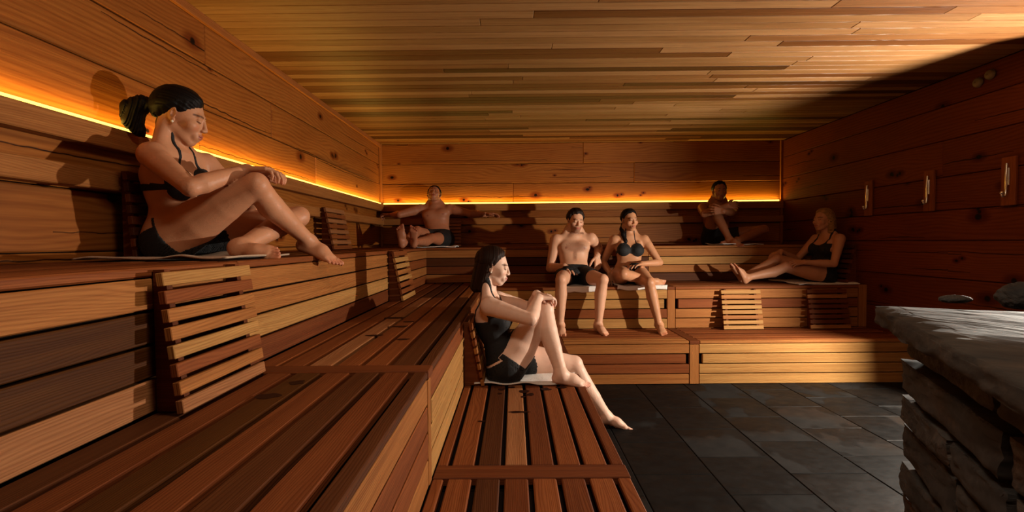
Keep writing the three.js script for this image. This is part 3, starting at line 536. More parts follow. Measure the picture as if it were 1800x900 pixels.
  const headG = [
    { k: 0.02 * hs, jk: 0.02, joint: hp(0, -0.08, -0.02), jr: 0.12, prims: [he([0, 0.026, -0.016], [0.073, 0.086, 0.093]), he([0, -0.022, 0.028], [0.060, 0.080, 0.064]), he([0, -0.092, 0.060], [0.024 * jaw, 0.019, 0.024]), ...both(s => [hk([s * 0.052 * jaw, -0.052, -0.004], [s * 0.016, -0.098, 0.058], 0.019, 0.015), he([s * 0.040, -0.026, 0.058], [0.025, 0.022, 0.024])])] },
    { k: 0.008 * hs, jk: 0.012, prims: [hk([-0.030, 0.021, male ? 0.080 : 0.076], [0.030, 0.021, male ? 0.080 : 0.076], 0.010, 0.010), he([0, -0.066, 0.078], [0.030, 0.024, 0.020])] },
    { k: 0, cut: 0.012, always: false, prims: both(s => [ball(hp(s * 0.031, 0.0, 0.101), 0.0165 * hs)]) },
    { k: 0.006 * hs, jk: 0.006, prims: [hk([0, 0.010, 0.088], [0, -0.029, 0.1045], 0.007, 0.0098), ...both(s => [he([s * 0.0095, -0.034, 0.097], [0.0085, 0.007, 0.010])])] },
    { k: 0, jk: 0.003, prims: both(s => [ball(hp(s * 0.031, 0.0, 0.0775), 0.0125 * hs)]) },
    { k: 0, jk: 0.004, prims: [he([0, -0.0585, 0.0958], [0.021, 0.0050, 0.0072]), he([0, -0.0686, 0.0945], [0.018, 0.0060, 0.0074])] },
    { k: 0.006 * hs, jk: 0.006, prims: both(s => { const X = A.norm(A.at([0, 0, 0], [hx, s], [hf, -0.45])), Z = A.norm(A.cross(X, hu)); return [egg(hp(s * 0.077, -0.004, -0.008), [0.0075 * hs, 0.030 * hs, 0.0185 * hs], X, hu, Z), egg(hp(s * 0.0745, -0.028, 0.002), [0.006 * hs, 0.010 * hs, 0.008 * hs], X, hu, Z)]; }) },
    { k: 0, cut: 0.004, prims: both(s => [he([s * 0.0835, -0.001, -0.002], [0.006, 0.016, 0.009])]) },
  ];
  const neckR = (male ? 0.058 : 0.046) * H / 1.7, neck = { k: 0.02, jk: 0.05, joint: A.mix(chest, hp(0, -0.06, -0.02), 0.3), jr: 0.25, prims: [cone(A.at(top.p, [top.u, 0.0], [top.f, -0.012]), hp(0, -0.055, -0.020), neckR * 1.12, neckR), ...(both(s => [cone(hp(s * 0.03, -0.05, -0.035), A.at(A.mix(chest, shoulder(s), 0.62), [top.u, 0.008], [top.f, -0.02]), neckR * 0.7, male ? 0.040 : 0.028)]))] };
  const trunkPrims = [trunk, ...both(s => [cone(A.at(A.mix(chest, shoulder(s), 0.3), [top.u, 0.0]), A.mix(chest, shoulder(s), 0.9), 0.042 * W, (male ? 0.052 : 0.042) * W), ball(A.at(hip, [HL, s * hw * 0.95], [lo.f, -0.045], [lo.u, -0.005]), 0.098 * W)])];
  const chestG = [];
  if (male) chestG.push({ k: 0.03, jk: 0.035, prims: both(s => [egg(A.at(fw.p, [fw.l, s * 0.075], [fw.f, 0.062], [fw.u, 0.02]), [0.085, 0.058, 0.05], fw.l, fw.u, fw.f)]) });
  else chestG.push({ k: 0.012, jk: 0.022, prims: both(s => { const bs = spec.bust ?? 1, b = A.at(fw.p, [fw.l, s * 0.072], [fw.f, 0.062], [fw.u, -0.025]); return [egg(b, [0.066 * bs, 0.064 * bs, 0.062 * bs], fw.l, fw.u, fw.f), cone(A.at(b, [fw.f, -0.005], [fw.u, 0.08], [fw.l, s * 0.015]), b, 0.022, 0.05 * bs)]; }) });
  // ---- limbs
  const limbs = [], info = { arm: {}, leg: {} }, toes = [], tips = [];
  for (const S of ['R', 'L']) {
    const s = S === 'L' ? 1 : -1;
    { // arm
      const a = spec.arms[S], root = shoulder(s), [el, wr] = bend(root, a.wrist, seg.ua, seg.fa, a.pole), g = H / 1.7 * (male ? 1.17 : 0.98) * (spec.limb ?? 1);
      info.arm[S] = [root, el, wr];
      const q = t => A.mix(root, el, t), w = t => A.mix(el, wr, t);
      limbs.push({ k: 0.004, joint: root, jr: 0.14, jk: 0.045, prims: chain([root, q(0.25), q(0.55), q(0.85), el], [0.050, 0.048, 0.042, 0.037, 0.035].map(r => r * g)) });
      limbs.push({ k: 0.004, joint: el, jr: 0.09, jk: 0.012, prims: chain([el, w(0.22), w(0.5), w(0.85), wr], [0.034, 0.040, 0.035, 0.026, 0.025].map(r => r * g)) });
      const D = A.norm(a.dir ?? A.sub(wr, el)), N0 = A.norm(a.palm), N = A.norm(A.sub(N0, A.mul(D, A.dot(N0, D)))), Tm = S === 'R' ? A.cross(D, N) : A.cross(N, D), hl0 = seg.hand, hw2 = hl0 * 0.21, fr = hl0 / 0.18 * (male ? 1.06 : 0.93);
      const P = [], cu = a.curl ?? [0.25, 0.35, 0.25], spread = a.spread ?? 0.08;
      const mcp = [0, 1, 2, 3].map(i => A.at(wr, [D, hl0 * [0.52, 0.54, 0.51, 0.46][i]], [Tm, hw2 * [1, 0.33, -0.35, -0.98][i]], [N, -0.004]));
      P.push({ k: 0.014, joint: wr, jr: 0.06, jk: 0.02, prims: [0, 1, 2, 3].map(i => cone(A.at(wr, [D, 0.008], [Tm, hw2 * [0.45, 0.15, -0.15, -0.45][i]]), mcp[i], 0.0145 * fr, 0.0118 * fr)).concat([egg(A.at(wr, [D, hl0 * 0.24], [N, 0.007], [Tm, hw2 * 0.55]), [0.017, 0.03, 0.013].map(r => r * fr), Tm, D, N)]) });
      for (let i = 0; i < 4; i++) {
        let p = mcp[i], ang = 0; const L0 = hl0 * [0.40, 0.45, 0.42, 0.33][i], d0 = A.norm(A.at(D, [Tm, spread * [1, 0.3, -0.4, -1.2][i]])), pts = [p], cv = a.curls?.[i] ?? cu;
        for (let j = 0; j < 3; j++) { ang += cv[j] * (1 + 0.06 * i); const d = A.at([0, 0, 0], [d0, Math.cos(ang)], [N, Math.sin(ang)]); p = A.at(p, [d, L0 * [0.46, 0.30, 0.24][j]]); pts.push(p); }
        P.push({ k: 0.003, joint: mcp[i], jr: 0.02, jk: 0.007, prims: chain(pts, [0.0095, 0.0088, 0.0080, 0.0066].map(r => r * fr * (i === 3 ? 0.85 : 1))) }); tips.push(pts[3]);
      }
      { const b0 = A.at(wr, [D, hl0 * 0.12], [Tm, hw2 * 0.75], [N, 0.006]), d1 = A.norm(A.at([0, 0, 0], [D, 0.75], [Tm, a.thumb ?? 0.75], [N, 0.35])), d2 = A.norm(A.at([0, 0, 0], [D, 0.95], [Tm, (a.thumb ?? 0.75) * 0.45], [N, 0.4])), p1 = A.at(b0, [d1, hl0 * 0.25]), p2 = A.at(p1, [d2, hl0 * 0.19]), p3 = A.at(p2, [d2, hl0 * 0.14]); P.push({ k: 0.004, joint: b0, jr: 0.04, jk: 0.012, prims: chain([b0, p1, p2, p3], [0.015, 0.0115, 0.0100, 0.0078].map(r => r * fr)) }); tips.push(p3); }
      limbs.push(...P); info.arm[S].hand = A.at(wr, [D, hl0 * 0.5]);
    }
    { // leg
      const a = spec.legs[S], root = A.at(hip, [HL, s * hw]), [kn, an] = bend(root, a.ankle, seg.th, seg.sh, a.pole), g = H / 1.7 * (male ? 1.0 : 1.0) * (spec.limb ?? 1);
      info.leg[S] = [root, kn, an];
      const q = t => A.mix(root, kn, t), dn = A.norm(A.sub(an, kn)), th = A.norm(A.sub(kn, root)), calf = A.norm(A.sub(A.mul(th, -1), A.mul(dn, A.dot(A.mul(th, -1), dn)))), w = (t, o = 0) => A.at(A.mix(kn, an, t), [calf, o]);
      limbs.push({ k: 0.004, joint: root, jr: 0.20, jk: 0.06, prims: chain([root, q(0.28), q(0.6), q(0.86), kn], (male ? [0.088, 0.086, 0.070, 0.056, 0.053] : [0.096, 0.092, 0.073, 0.056, 0.052]).map(r => r * g)) });
      const kneecap = A.at(kn, [A.norm(A.sub(th, dn)), 0.012]);
      limbs.push({ k: 0.006, joint: kn, jr: 0.085, jk: 0.016, prims: [...chain([kn, w(0.14, 0.008), w(0.32, 0.016), w(0.62, 0.006), w(0.88), an], [0.050, 0.051, 0.055, 0.044, 0.034, 0.036].map(r => r * g)), ball(kneecap, 0.041 * g)] });
      const D0 = A.norm(a.toe), Uf0 = A.mul(dn, -1), U = A.norm(A.sub(a.up ?? Uf0, A.mul(D0, A.dot(a.up ?? Uf0, D0)))), D = D0, X = S === 'R' ? A.cross(D, U) : A.cross(U, D), In = A.mul(X, -1);   // In: towards the big toe
      const fl = seg.foot, f = fl / 0.25 * (male ? 1.0 : 0.94), ah = 0.058 * f, pt = (d, i, u) => A.at(an, [D, d * fl], [In, i * f], [U, u - ah]);
      const P = [{ k: 0.025, joint: an, jr: 0.08, jk: 0.03, prims: [cone(A.at(an, [D, -0.012]), pt(-0.09, 0, 0.030 * f), 0.032 * f, 0.030 * f), cone(A.at(an, [D, 0.012], [U, -0.004]), pt(0.30, 0.010, 0.038 * f), 0.036 * f, 0.027 * f), cone(pt(0.30, 0.010, 0.036 * f), pt(0.50, 0.020, 0.020 * f), 0.027 * f, 0.019 * f), cone(pt(-0.05, -0.010, 0.026 * f), pt(0.44, -0.026, 0.017 * f), 0.026 * f, 0.0165 * f), cone(pt(0.30, 0, 0.034 * f), pt(0.49, -0.004, 0.018 * f), 0.025 * f, 0.0175 * f), ball(A.at(an, [X, 0.026 * f]), 0.014 * f), ball(A.at(an, [In, 0.027 * f], [U, 0.006]), 0.014 * f)] }];
      for (let i = 0; i < 5; i++) { const b = pt([0.52, 0.53, 0.52, 0.49, 0.45][i], [0.027, 0.010, -0.005, -0.018, -0.030][i], [0.017, 0.016, 0.015, 0.014, 0.0125][i] * f), e = pt([0.715, 0.70, 0.665, 0.62, 0.565][i], [0.026, 0.010, -0.007, -0.022, -0.035][i], [0.011, 0.0085, 0.008, 0.0075, 0.007][i] * f), rr = [0.0125, 0.0088, 0.0082, 0.0076, 0.0072][i] * f, m = A.at(A.mix(b, e, 0.5), [U, 0.004]); P.push({ k: 0.004, joint: b, jr: 0.035, jk: 0.014, prims: [cone(b, m, rr * 1.05, rr * 0.9), cone(m, e, rr * 0.9, rr)] }); toes.push(e); }
      limbs.push(...P); info.leg[S].foot = A.at(an, [D, fl * 0.28], [U, -0.03]); info.leg[S].D = D;
    }
  }
  const all = [{ k: 0.03, prims: trunkPrims }, ...chestG, neck, ...headG, ...limbs];
  const bodyNoHead = [{ k: 0.03, prims: trunkPrims }, ...chestG, neck, ...limbs];
  // ---- colours of skin, lips, brows, hair stubble
  const sk = spec.skin, flush = [...toes.map(p => [p, 0.035, 0.6]), ...tips.map(p => [p, 0.03, 0.5]), ...['R', 'L'].flatMap(S => [[info.leg[S][1], 0.075, 0.35], [info.arm[S][1], 0.05, 0.4], [A.at(info.leg[S][2], [info.leg[S].D, -0.03]), 0.05, 0.35]])];
  const colour = (x, y, z) => {
    let r = 1, g = 1, b = 1; const n = noise3(x * 16, y * 16, z * 16, 3) - 0.5, n2 = noise3(x * 60, y * 60, z * 60, 9) - 0.5; const m = 1 + 0.07 * n + 0.05 * n2; r *= m; g *= m - 0.03 * n; b *= m - 0.05 * n;
    for (const [p, R, k] of flush) { const d = Math.hypot(x - p[0], y - p[1], z - p[2]); if (d < R) { const t = k * (1 - d / R); g *= 1 - 0.30 * t; b *= 1 - 0.34 * t; r *= 1 - 0.04 * t; } }
    const q = hl(x, y, z);
    if (Math.abs(q[0]) < 0.09 && Math.abs(q[1]) < 0.13 && q[2] > 0.03) {
      const ax = Math.abs(q[0]), t1 = 1 - smooth(0.8, 1.25, Math.hypot(ax / 0.021, (q[1] + 0.0635) / 0.0105)); if (q[2] > 0.075) { r *= 1 - 0.18 * t1; g *= 1 - 0.52 * t1; b *= 1 - 0.45 * t1; const line = t1 * (1 - smooth(0.0006, 0.002, Math.abs(q[1] + 0.0632))); r *= 1 - 0.6 * line; g *= 1 - 0.6 * line; b *= 1 - 0.6 * line; }
      const ch = 1 - smooth(0.3, 1, Math.hypot((ax - 0.042) / 0.024, (q[1] + 0.030) / 0.022)); g *= 1 - 0.13 * ch; b *= 1 - 0.14 * ch;
      const by = 0.0235 - 6 * (ax - 0.030) ** 2, br = (1 - smooth(0.0028, 0.0052, Math.abs(q[1] - by))) * (1 - smooth(0.017, 0.022, Math.abs(ax - 0.031))) * 0.85;
      const ly = spec.eyesOpen ? 0.0045 - 14 * (ax - 0.031) ** 2 : -0.0050 + 14 * (ax - 0.031) ** 2, la = (1 - smooth(0.0012, 0.0032, Math.abs(q[1] - ly))) * (1 - smooth(0.0125, 0.0155, Math.abs(ax - 0.031))) * 0.92;
      let dk = Math.max(br, la), sh = 0; if (spec.eyesOpen) { const ey = Math.hypot((ax - 0.031) / 0.0125, (q[1] + 0.0005) / 0.0052), iris = Math.hypot(ax - 0.031 - 0.001 * Math.sign(q[0]), q[1] + 0.0005); if (ey < 1) { const w = 1 - smooth(0.75, 1, ey), dk2 = 1 - smooth(0.004, 0.0058, iris); r = mix(r, mix(1.1, 0.06, dk2), w); g = mix(g, mix(1.3, 0.04, dk2), w); b = mix(b, mix(1.5, 0.04, dk2), w); } }
      r *= 1 - dk * 0.86; g *= 1 - dk * 0.9; b *= 1 - dk * 0.92;
      if (spec.beard) { const bd = spec.beard * smooth(-0.03, -0.055, q[1] + 0.25 * Math.max(0, 0.03 - ax) - 0.02 * smooth(0.03, 0.06, ax)) * (1 - t1) * (0.75 + 0.5 * (n2 + 0.5)); const v = clamp(bd, 0, 0.85); r *= 1 - v * 0.75; g *= 1 - v * 0.8; b *= 1 - v * 0.82; }
    }
    if (spec.chestHair || male) { const s = spine(x, y, z); if (s.t > 0.2 && s.t < 1.02) { const l = A.dot(s.d, s.a.l), f = A.dot(s.d, s.a.f); if (f > 0.04) { for (const k of [-1, 1]) { const q2 = 1 - smooth(0.010, 0.016, Math.hypot(l - k * 0.095, (s.t - 0.76) * Ls)); r *= 1 - 0.3 * q2; g *= 1 - 0.5 * q2; b *= 1 - 0.5 * q2; } if (spec.chestHair) { const h = spec.chestHair * clamp(1.25 - Math.hypot(l / 0.115, (s.t - 0.80) / 0.17), 0, 1) + spec.chestHair * 0.5 * (1 - smooth(0.008, 0.03, Math.abs(l))) * smooth(0.25, 0.4, s.t) * (1 - smooth(0.6, 0.7, s.t)), v = clamp(h * (0.5 + noise3(x * 220, y * 220, z * 220, 4)), 0, 0.7); r *= 1 - v * 0.72; g *= 1 - v * 0.8; b *= 1 - v * 0.84; } } } }
    return [r, g, b].map(v => clamp(v, 0, 2));
  };
  // ---- meshing: body coarse, head, hands and feet finer, all one geometry
  const pts = [hip, chest, hc, ...['R', 'L'].flatMap(S => [...info.arm[S].slice(0, 3), info.arm[S].hand, ...info.leg[S].slice(0, 3), info.leg[S].foot])], box = (m, ps) => [[0, 1, 2].map(k => Math.min(...ps.map(p => p[k])) - m), [0, 1, 2].map(k => Math.max(...ps.map(p => p[k])) + m)];
  const fine = [[hp(0, 0, 0.01), 0.155 * hs + 0.0, spec.hHead], ...['R', 'L'].flatMap(S => [[info.arm[S].hand, seg.hand * 0.78, spec.hHand], [info.leg[S].foot, seg.foot * 0.66, spec.hFoot]])];
  const inside = (x, y, z, m) => fine.some(([c, R]) => Math.hypot(x - c[0], y - c[1], z - c[2]) < R - m);
  const [lo0, hi0] = box(0.24, pts), parts = [keepTris(surface(all, lo0, hi0, spec.hBody), (x, y, z) => !inside(x, y, z, 0.012))];
  fine.forEach(([c, R, h], i) => { const s = surface(all, A.add(c, [-R - 0.01, -R - 0.01, -R - 0.01]), A.add(c, [R + 0.01, R + 0.01, R + 0.01]), h); parts.push(keepTris(s, (x, y, z) => Math.hypot(x - c[0], y - c[1], z - c[2]) < R && !fine.some(([c2, R2], j) => j < i && Math.hypot(x - c2[0], y - c2[1], z - c2[2]) < R2 - 0.012))); });
  const base = spec.base, root = thing('person', spec.label, 'person', base);
  mesh('body', toGeo(parts, colour, base), skinMat(sk), root);
  // ---- clothing: skins of the body a few millimetres out, cut by regions
  const segd = (p, a, b) => { const d = A.sub(b, a), t = A.dot(A.sub(p, a), d) / A.dot(d, d), tc = clamp(t, 0, 1); return [A.len(A.sub(p, A.at(a, [d, tc]))), t]; };
  const zone = p => { const s = spine(...p), R = segd(p, info.leg.R[0], info.leg.R[1]), Lg = segd(p, info.leg.L[0], info.leg.L[1]); let best = s.dist / 0.125, out = { where: 'trunk', t: s.t, l: A.dot(s.d, s.a.l), f: A.dot(s.d, s.a.f) }; for (const q of [R, Lg]) if (q[0] / 0.088 < best && q[1] > 0.0) { best = q[0] / 0.088; out = { where: 'leg', s: q[1], t: s.t }; } for (const S of ['R', 'L']) { for (const [i, w] of [[0, 0.045], [1, 0.04]]) { const q = segd(p, info.arm[S][i], info.arm[S][i + 1]); if (q[0] / w < best && (i || q[1] > 0.12)) { best = q[0] / w; out = { where: 'arm' }; } } for (const i of [1]) { const q = segd(p, info.leg[S][i], info.leg[S][i + 1]); if (q[0] / 0.05 < best) { best = q[0] / 0.05; out = { where: 'shank' }; } } } return out; };
  const Lt = seg.th;
  const ctx = { A, zone, Ls, Lt, fw, top, lo, sp, hp, hl, hs, shoulder, chest, hip, HL, CL, info, segd, spine, bust: spec.bust ?? 1 };
  for (const c of spec.clothes ?? []) {
    const reg = c.region(ctx), th = c.thick ?? 0.004, bx = box(0.2, c.pts ? c.pts(ctx) : [hip, chest, info.leg.R[1], info.leg.L[1]]);
    const s = surface(bodyNoHead, bx[0], bx[1], c.h ?? 0.006, (d, x, y, z) => { const e = d - th; return e > 0.02 || e < -0.03 ? (e > 0 ? e : Math.max(e, -0.03 < e ? e : reg([x, y, z]))) : Math.max(e, reg([x, y, z]), -(d + 0.004)); });
    mesh(c.name, toGeo([s], null, base), c.mat ?? blackCloth, root);
  }
  // ---- hair
  if (spec.hair) {
    const hr = spec.hair, strands = (x, y, z) => { const q = hl(x, y, z), fl = hr.flow ? hr.flow(q) : [Math.atan2(q[0], q[1] + 0.02) * 1.6, q[2] * 20]; return noise(fl[0] * 16 + 500, fl[1] * 0.5 + 50, 9999, 9999, 77) * 0.65 + noise(fl[0] * 44 + 500, fl[1] + 50, 9999, 9999, 78) * 0.35 - 0.5; };
    const cap = { k: 0.015, prims: [he([0, 0.030, -0.018], [0.079 + hr.vol, 0.087 + hr.vol, 0.096 + hr.vol])] }, line = hr.line ?? (q => (q[2] > 0 ? -0.015 + q[2] * 1.28 : -0.015 + q[2] * 0.95) - q[1]);
    const gs = [cap], bx = box(0.13, [hc]); const parts2 = [surface(gs, bx[0], bx[1], hr.h, (d, x, y, z) => { const q = hl(x, y, z); const st = strands(x, y, z), ln = line(q) * 0.8 * hs + 0.003 * st + 0.013 * (noise(Math.atan2(q[0], q[2] + 0.02) * 7 + 50, q[1] * 12 + 50, 9999, 9999, 31) - 0.5) * hs; return Math.max(d + (hr.rough ?? 0.004) * st + 0.006 * (noise(Math.atan2(q[0], q[1] + 0.02) * 5 + 90, q[2] * 9 + 90, 9999, 9999, 33) - 0.5) + (0.009 + hr.vol) * (1 - smooth(-0.004, 0.055, -ln)), ln); })];
    const add = hr.extra ? hr.extra(ctx) : null;
    if (add) { const ap = add.flatMap(g => g.prims), b2 = [[0, 1, 2].map(k => Math.min(...ap.map(p => p.c[k] - p.R)) - 0.03), [0, 1, 2].map(k => Math.max(...ap.map(p => p.c[k] + p.R)) + 0.03)]; parts2.push(surface(add, b2[0], b2[1], hr.h, (d, x, y, z) => d + (hr.rough2 ?? hr.rough ?? 0.004) * 1.6 * strands(x, y, z))); }
    mesh('hair', toGeo(parts2, (x, y, z) => { const s = clamp(1 + 1.7 * strands(x, y, z), 0.2, 2.4); return [s, s, s]; }, base), hairMat(hr.color), root);
  }
  if (spec.earring) { const q = hp(-0.083, -0.036, 0.003), m = mesh('earring', new THREE.SphereGeometry(0.0055, 16, 12), new THREE.MeshPhysicalMaterial({ color: 0xf4ead8, roughness: 0.2, clearcoat: 0.6 }), root, A.sub(q, base)); m.userData.label = 'small pearl stud'; }
  return root;
}
// regions of clothing, in the body's own coordinates: negative inside
const off = 0.06;
const trunks = (waist, leg) => ({ name: 'swim_shorts', thick: 0.009, h: 0.007, region: c => p => { const z = c.zone(p); return z.where === 'trunk' ? (z.t - waist) * c.Ls : z.where === 'leg' ? (z.s - leg) * c.Lt : off; } });
const fullBrief = (waist, leg) => ({ name: 'bikini_bottom', h: 0.006, region: c => p => { if (A.len(A.sub(p, c.hip)) > 0.27) return off; const z = c.zone(p); return z.where === 'trunk' ? (z.t - waist) * c.Ls : z.where === 'leg' ? (z.s - leg) * c.Lt : off; } });
const strapAt = (l0, w) => (z) => Math.abs(Math.abs(z.l) - l0(z.t)) - w;
const bikiniTop = (h = 0.005, halter = true) => ({ name: 'bikini_top', h, thick: 0.004, pts: c => [c.hip, c.chest, A.at(c.chest, [c.top.u, 0.1])], region: c => p => {
  const z = c.zone(p); if (z.where !== 'trunk') return off;
  const band = Math.max(Math.abs((z.t - 0.63) * c.Ls) - 0.013, -1);
  let cups = 1; for (const s of [-1, 1]) { const b = A.at(c.fw.p, [c.fw.l, s * 0.070], [c.fw.f, 0.085], [c.fw.u, -0.020]); cups = Math.min(cups, A.len(A.sub(p, b)) - 0.071 * c.bust, z.f > 0 ? Math.max(Math.abs(z.l) - 0.105, (Math.abs(z.t - 0.66) * c.Ls) - 0.035) : 1); }
  const apex = z.t > 0.66 && z.t < 0.92 && z.f > 0 ? Math.abs(Math.abs(z.l) - mix(0.075, 0.062, (z.t - 0.66) / 0.26)) - mix(0.062, 0.008, clamp((z.t - 0.68) / 0.22, 0, 1)) : 1;
  const strap = z.t > 0.74 ? (halter ? (z.f > -0.01 || z.t > 0.98 ? Math.abs(Math.abs(z.l) - mix(0.078, 0.045, clamp((z.t - 0.74) / 0.32, 0, 1))) - 0.006 : off) : Math.abs(Math.abs(z.l) - 0.085) - 0.006) : off;
  return Math.min(band, Math.min(cups, apex), strap);
} });
const tank = (bottom, topF, topB, h = 0.006, leg = 0.10) => ({ name: 'swimsuit', h, thick: 0.005, pts: c => [c.hip, c.chest, c.info.leg.R[1], c.info.leg.L[1], A.at(c.chest, [c.top.u, 0.06])], region: c => p => {
  const z = c.zone(p); if (z.where === 'leg') return bottom > 0 ? off : (z.s - leg) * c.Lt; if (z.where !== 'trunk') return off;
  const neck = z.f > 0 ? topF - 0.06 * (1 - smooth(0.02, 0.09, Math.abs(z.l))) : topB;
  const main = Math.max((z.t - neck) * c.Ls, (bottom - z.t) * c.Ls), strap = z.t > topB - 0.02 ? Math.abs(Math.abs(z.l) - 0.083) - 0.009 : off;
  return Math.min(main, strap);
} });
const shortHair = (color, h, vol = 0.006) => ({ color, vol, h, rough: 0.008, line: q => (q[2] > 0 ? 0.004 + Math.max(0, q[2] - 0.012) * 1.25 - (Math.abs(q[0]) > 0.066 && q[2] < 0.03 ? 0.022 : 0) : -0.018 + q[2] * 0.75) - q[1] });

const FINE = { hBody: 0.0072, hHead: 0.0027, hHand: 0.0028, hFoot: 0.0032 }, FAR = { hBody: 0.0095, hHead: 0.0042, hHand: 0.0036, hFoot: 0.0042 };
// the ponytailed woman on the top bench
person({ ...FINE, shift: [-0.025, 0, -0.04], H: 1.70, skin: 0xc48a66, label: 'woman in a black bikini with a dark ponytail, hands clasped on her raised knee', base: [-1.40, T, -2.1],
  hip: [-1.415, T + 0.100, -2.11], chest: [-1.455, 1.612, -2.085], hipLeft: [0.06, 0, -1], chestLeft: [0.0, 0.05, -1], slouch: 0.035, bust: 1.02, armScale: 0.92,
  shoulders: { R: [0.02, 0.0], L: [0.035, 0.0] },
  head: { c: [-1.420, 1.795, -2.08], f: [0.90, -0.30, -0.30], up: [0.10, 1, 0.05] },
  arms: { R: { wrist: [-1.115, 1.552, -2.03], pole: [0.15, -0.85, 1.1], dir: [1, -0.02, -0.28], palm: [-0.1, -1, 0], curl: [0.4, 0.65, 0.45] }, L: { wrist: [-1.12, 1.548, -2.15], pole: [0.1, -1, -0.6], dir: [0.93, 0.02, 0.36], palm: [0.05, -1, 0.1], curl: [0.4, 0.6, 0.4] } },
  legs: { R: { ankle: [-0.985, T + 0.070, -2.34], pole: [0.9, 1, 0.62], toe: [1, -0.42, 0.02], up: [0.35, 1, 0.1] }, L: { ankle: [-1.15, T + 0.045, -2.02], pole: [1, 0.40, -0.9], toe: [0.9, -0.02, 0.25], up: [0.1, 0.55, 0.85] } },
  clothes: [bikiniTop(0.004), fullBrief(0.15, 0.03)], earring: true,
  hair: { color: 0x0f0908, vol: 0.012, h: 0.0030, rough: 0.005, line: q => (q[2] > 0 ? -0.008 + q[2] * 0.55 + 0.03 * smooth(0.05, 0.085, q[2]) : -0.008 + q[2] * 0.9) - q[1], rough2: 0.010, flow: q => q[2] < -0.075 ? [q[0] * 9 + q[2] * 12, q[1] * 6] : [q[1] * 9 + q[0] * 5, q[2] * 8],
    extra: c => [{ k: 0.02, prims: [egg(c.hp(0, 0.005, -0.118), [0.018, 0.018, 0.016], [1, 0, 0], [0, 1, 0], [0, 0, 1]), ...chain([c.hp(0, 0.005, -0.12), c.hp(0.004, 0.0, -0.150), c.hp(0.006, -0.035, -0.175), c.hp(0.004, -0.080, -0.168), c.hp(0, -0.115, -0.135), c.hp(0, -0.130, -0.112)], [0.016, 0.029, 0.040, 0.036, 0.020, 0.005])] }] } });
// the woman in the black tank swimsuit on the lowest bench
person({ ...FINE, H: 1.70, skin: 0xe6bfa8, label: 'woman in a black tank swimsuit with a dark bob, sitting on the lowest bench', base: [-0.04, L, -3.05],
  armScale: 0.92, hip: [-0.03, L + 0.10, -3.05], chest: [-0.150, 0.850, -3.06], hipLeft: [0.08, 0, -1], chestLeft: [0.10, 0.0, -1], slouch: 0.035, limb: 1.12, width: 1.06,
  shoulders: { R: [0.02, 0], L: [0.02, 0] },
  head: { c: [-0.128, 1.083, -3.05], f: [0.965, -0.20, 0.10], up: [0.1, 1, 0] },
  arms: { R: { wrist: [0.150, 0.885, -3.00], pole: [0.35, -0.5, 1], dir: [0.85, -0.06, -0.5], palm: [-0.1, -1, -0.05], curl: [0.45, 0.7, 0.5] }, L: { wrist: [0.145, 0.895, -3.12], pole: [0.2, -0.6, -1], dir: [0.85, -0.12, 0.5], palm: [-0.1, -1, 0.2], curl: [0.3, 0.5, 0.4] } },
  legs: { R: { ankle: [0.278, L + 0.064, -2.88], pole: [0.6, 1, -0.3], toe: [1, -0.16, 0.02], up: [0.15, 1, 0.1] }, L: { ankle: [0.605, 0.068, -3.19], pole: [1, 0.9, 0], toe: [1, -0.20, 0.15], up: [0.2, 1, 0] } },
  clothes: [tank(0.165, 0.86, 0.76), fullBrief(0.14, 0.09)], earring: true,
  hair: { color: 0x26150c, vol: 0.013, h: 0.0032, rough: 0.005, rough2: 0.005, flow: q => [q[2] * 9 + q[0] * 4, q[1] * 5], line: q => (q[2] > 0 ? -0.02 + q[2] * 1.25 + (Math.abs(q[0]) < 0.03 ? 0.004 : 0) : -0.06) - q[1],
    extra: c => [{ k: 0.02, prims: [...[-1, 1].flatMap(s => [cone(c.hp(s * 0.058, 0.03, -0.025), c.hp(s * 0.062, -0.150, -0.045), 0.034, 0.024)]), cone(c.hp(0, 0.0, -0.075), c.hp(0, -0.155, -0.092), 0.045, 0.030), cone(c.hp(0.03, 0.0, -0.065), c.hp(0.034, -0.16, -0.080), 0.045, 0.026), cone(c.hp(-0.03, 0.0, -0.065), c.hp(-0.034, -0.16, -0.080), 0.045, 0.026)] }] } });
// the man with outstretched arms at the back wall
person({ ...FAR, male: true, H: 1.76, skin: 0xa5694a, label: 'man in black shorts with head tilted back and both arms stretched along the rail', base: [-0.95, T, -5.9],
  armScale: 0.88, legScale: 0.95, hip: [-0.91, T + 0.10, -5.90], chest: [-0.970, 1.65, -6.02], hipLeft: [0.93, 0.0, -0.36], chestLeft: [1, 0, 0], slouch: 0.03,
  head: { c: [-0.982, 1.83, -6.03], f: [0.05, 0.42, 0.9], up: [0, 1, -0.2] },
  arms: { R: { wrist: [-1.535, 1.582, -6.09], pole: [0, -0.2, 1], dir: [-1, -0.03, 0.08], palm: [0, -0.9, 0.3], curl: [0.7, 0.9, 0.5] }, L: { wrist: [-0.345, 1.578, -6.09], pole: [0, -0.2, 1], dir: [1, -0.05, 0.08], palm: [0, -0.9, 0.3], curl: [0.15, 0.25, 0.2] } },
  legs: { R: { ankle: [-1.165, T + 0.06, -5.10], pole: [-0.1, 1, 0], toe: [-0.06, 1, 0.06], up: [0.1, 0.1, -1] }, L: { ankle: [-1.06, T + 0.062, -5.14], pole: [0.1, 1, 0], toe: [0.08, 0.9, 0.25], up: [0, 0.3, -1] } },
  clothes: [trunks(0.2, 0.55)], hair: shortHair(0x0c0806, 0.0045) });
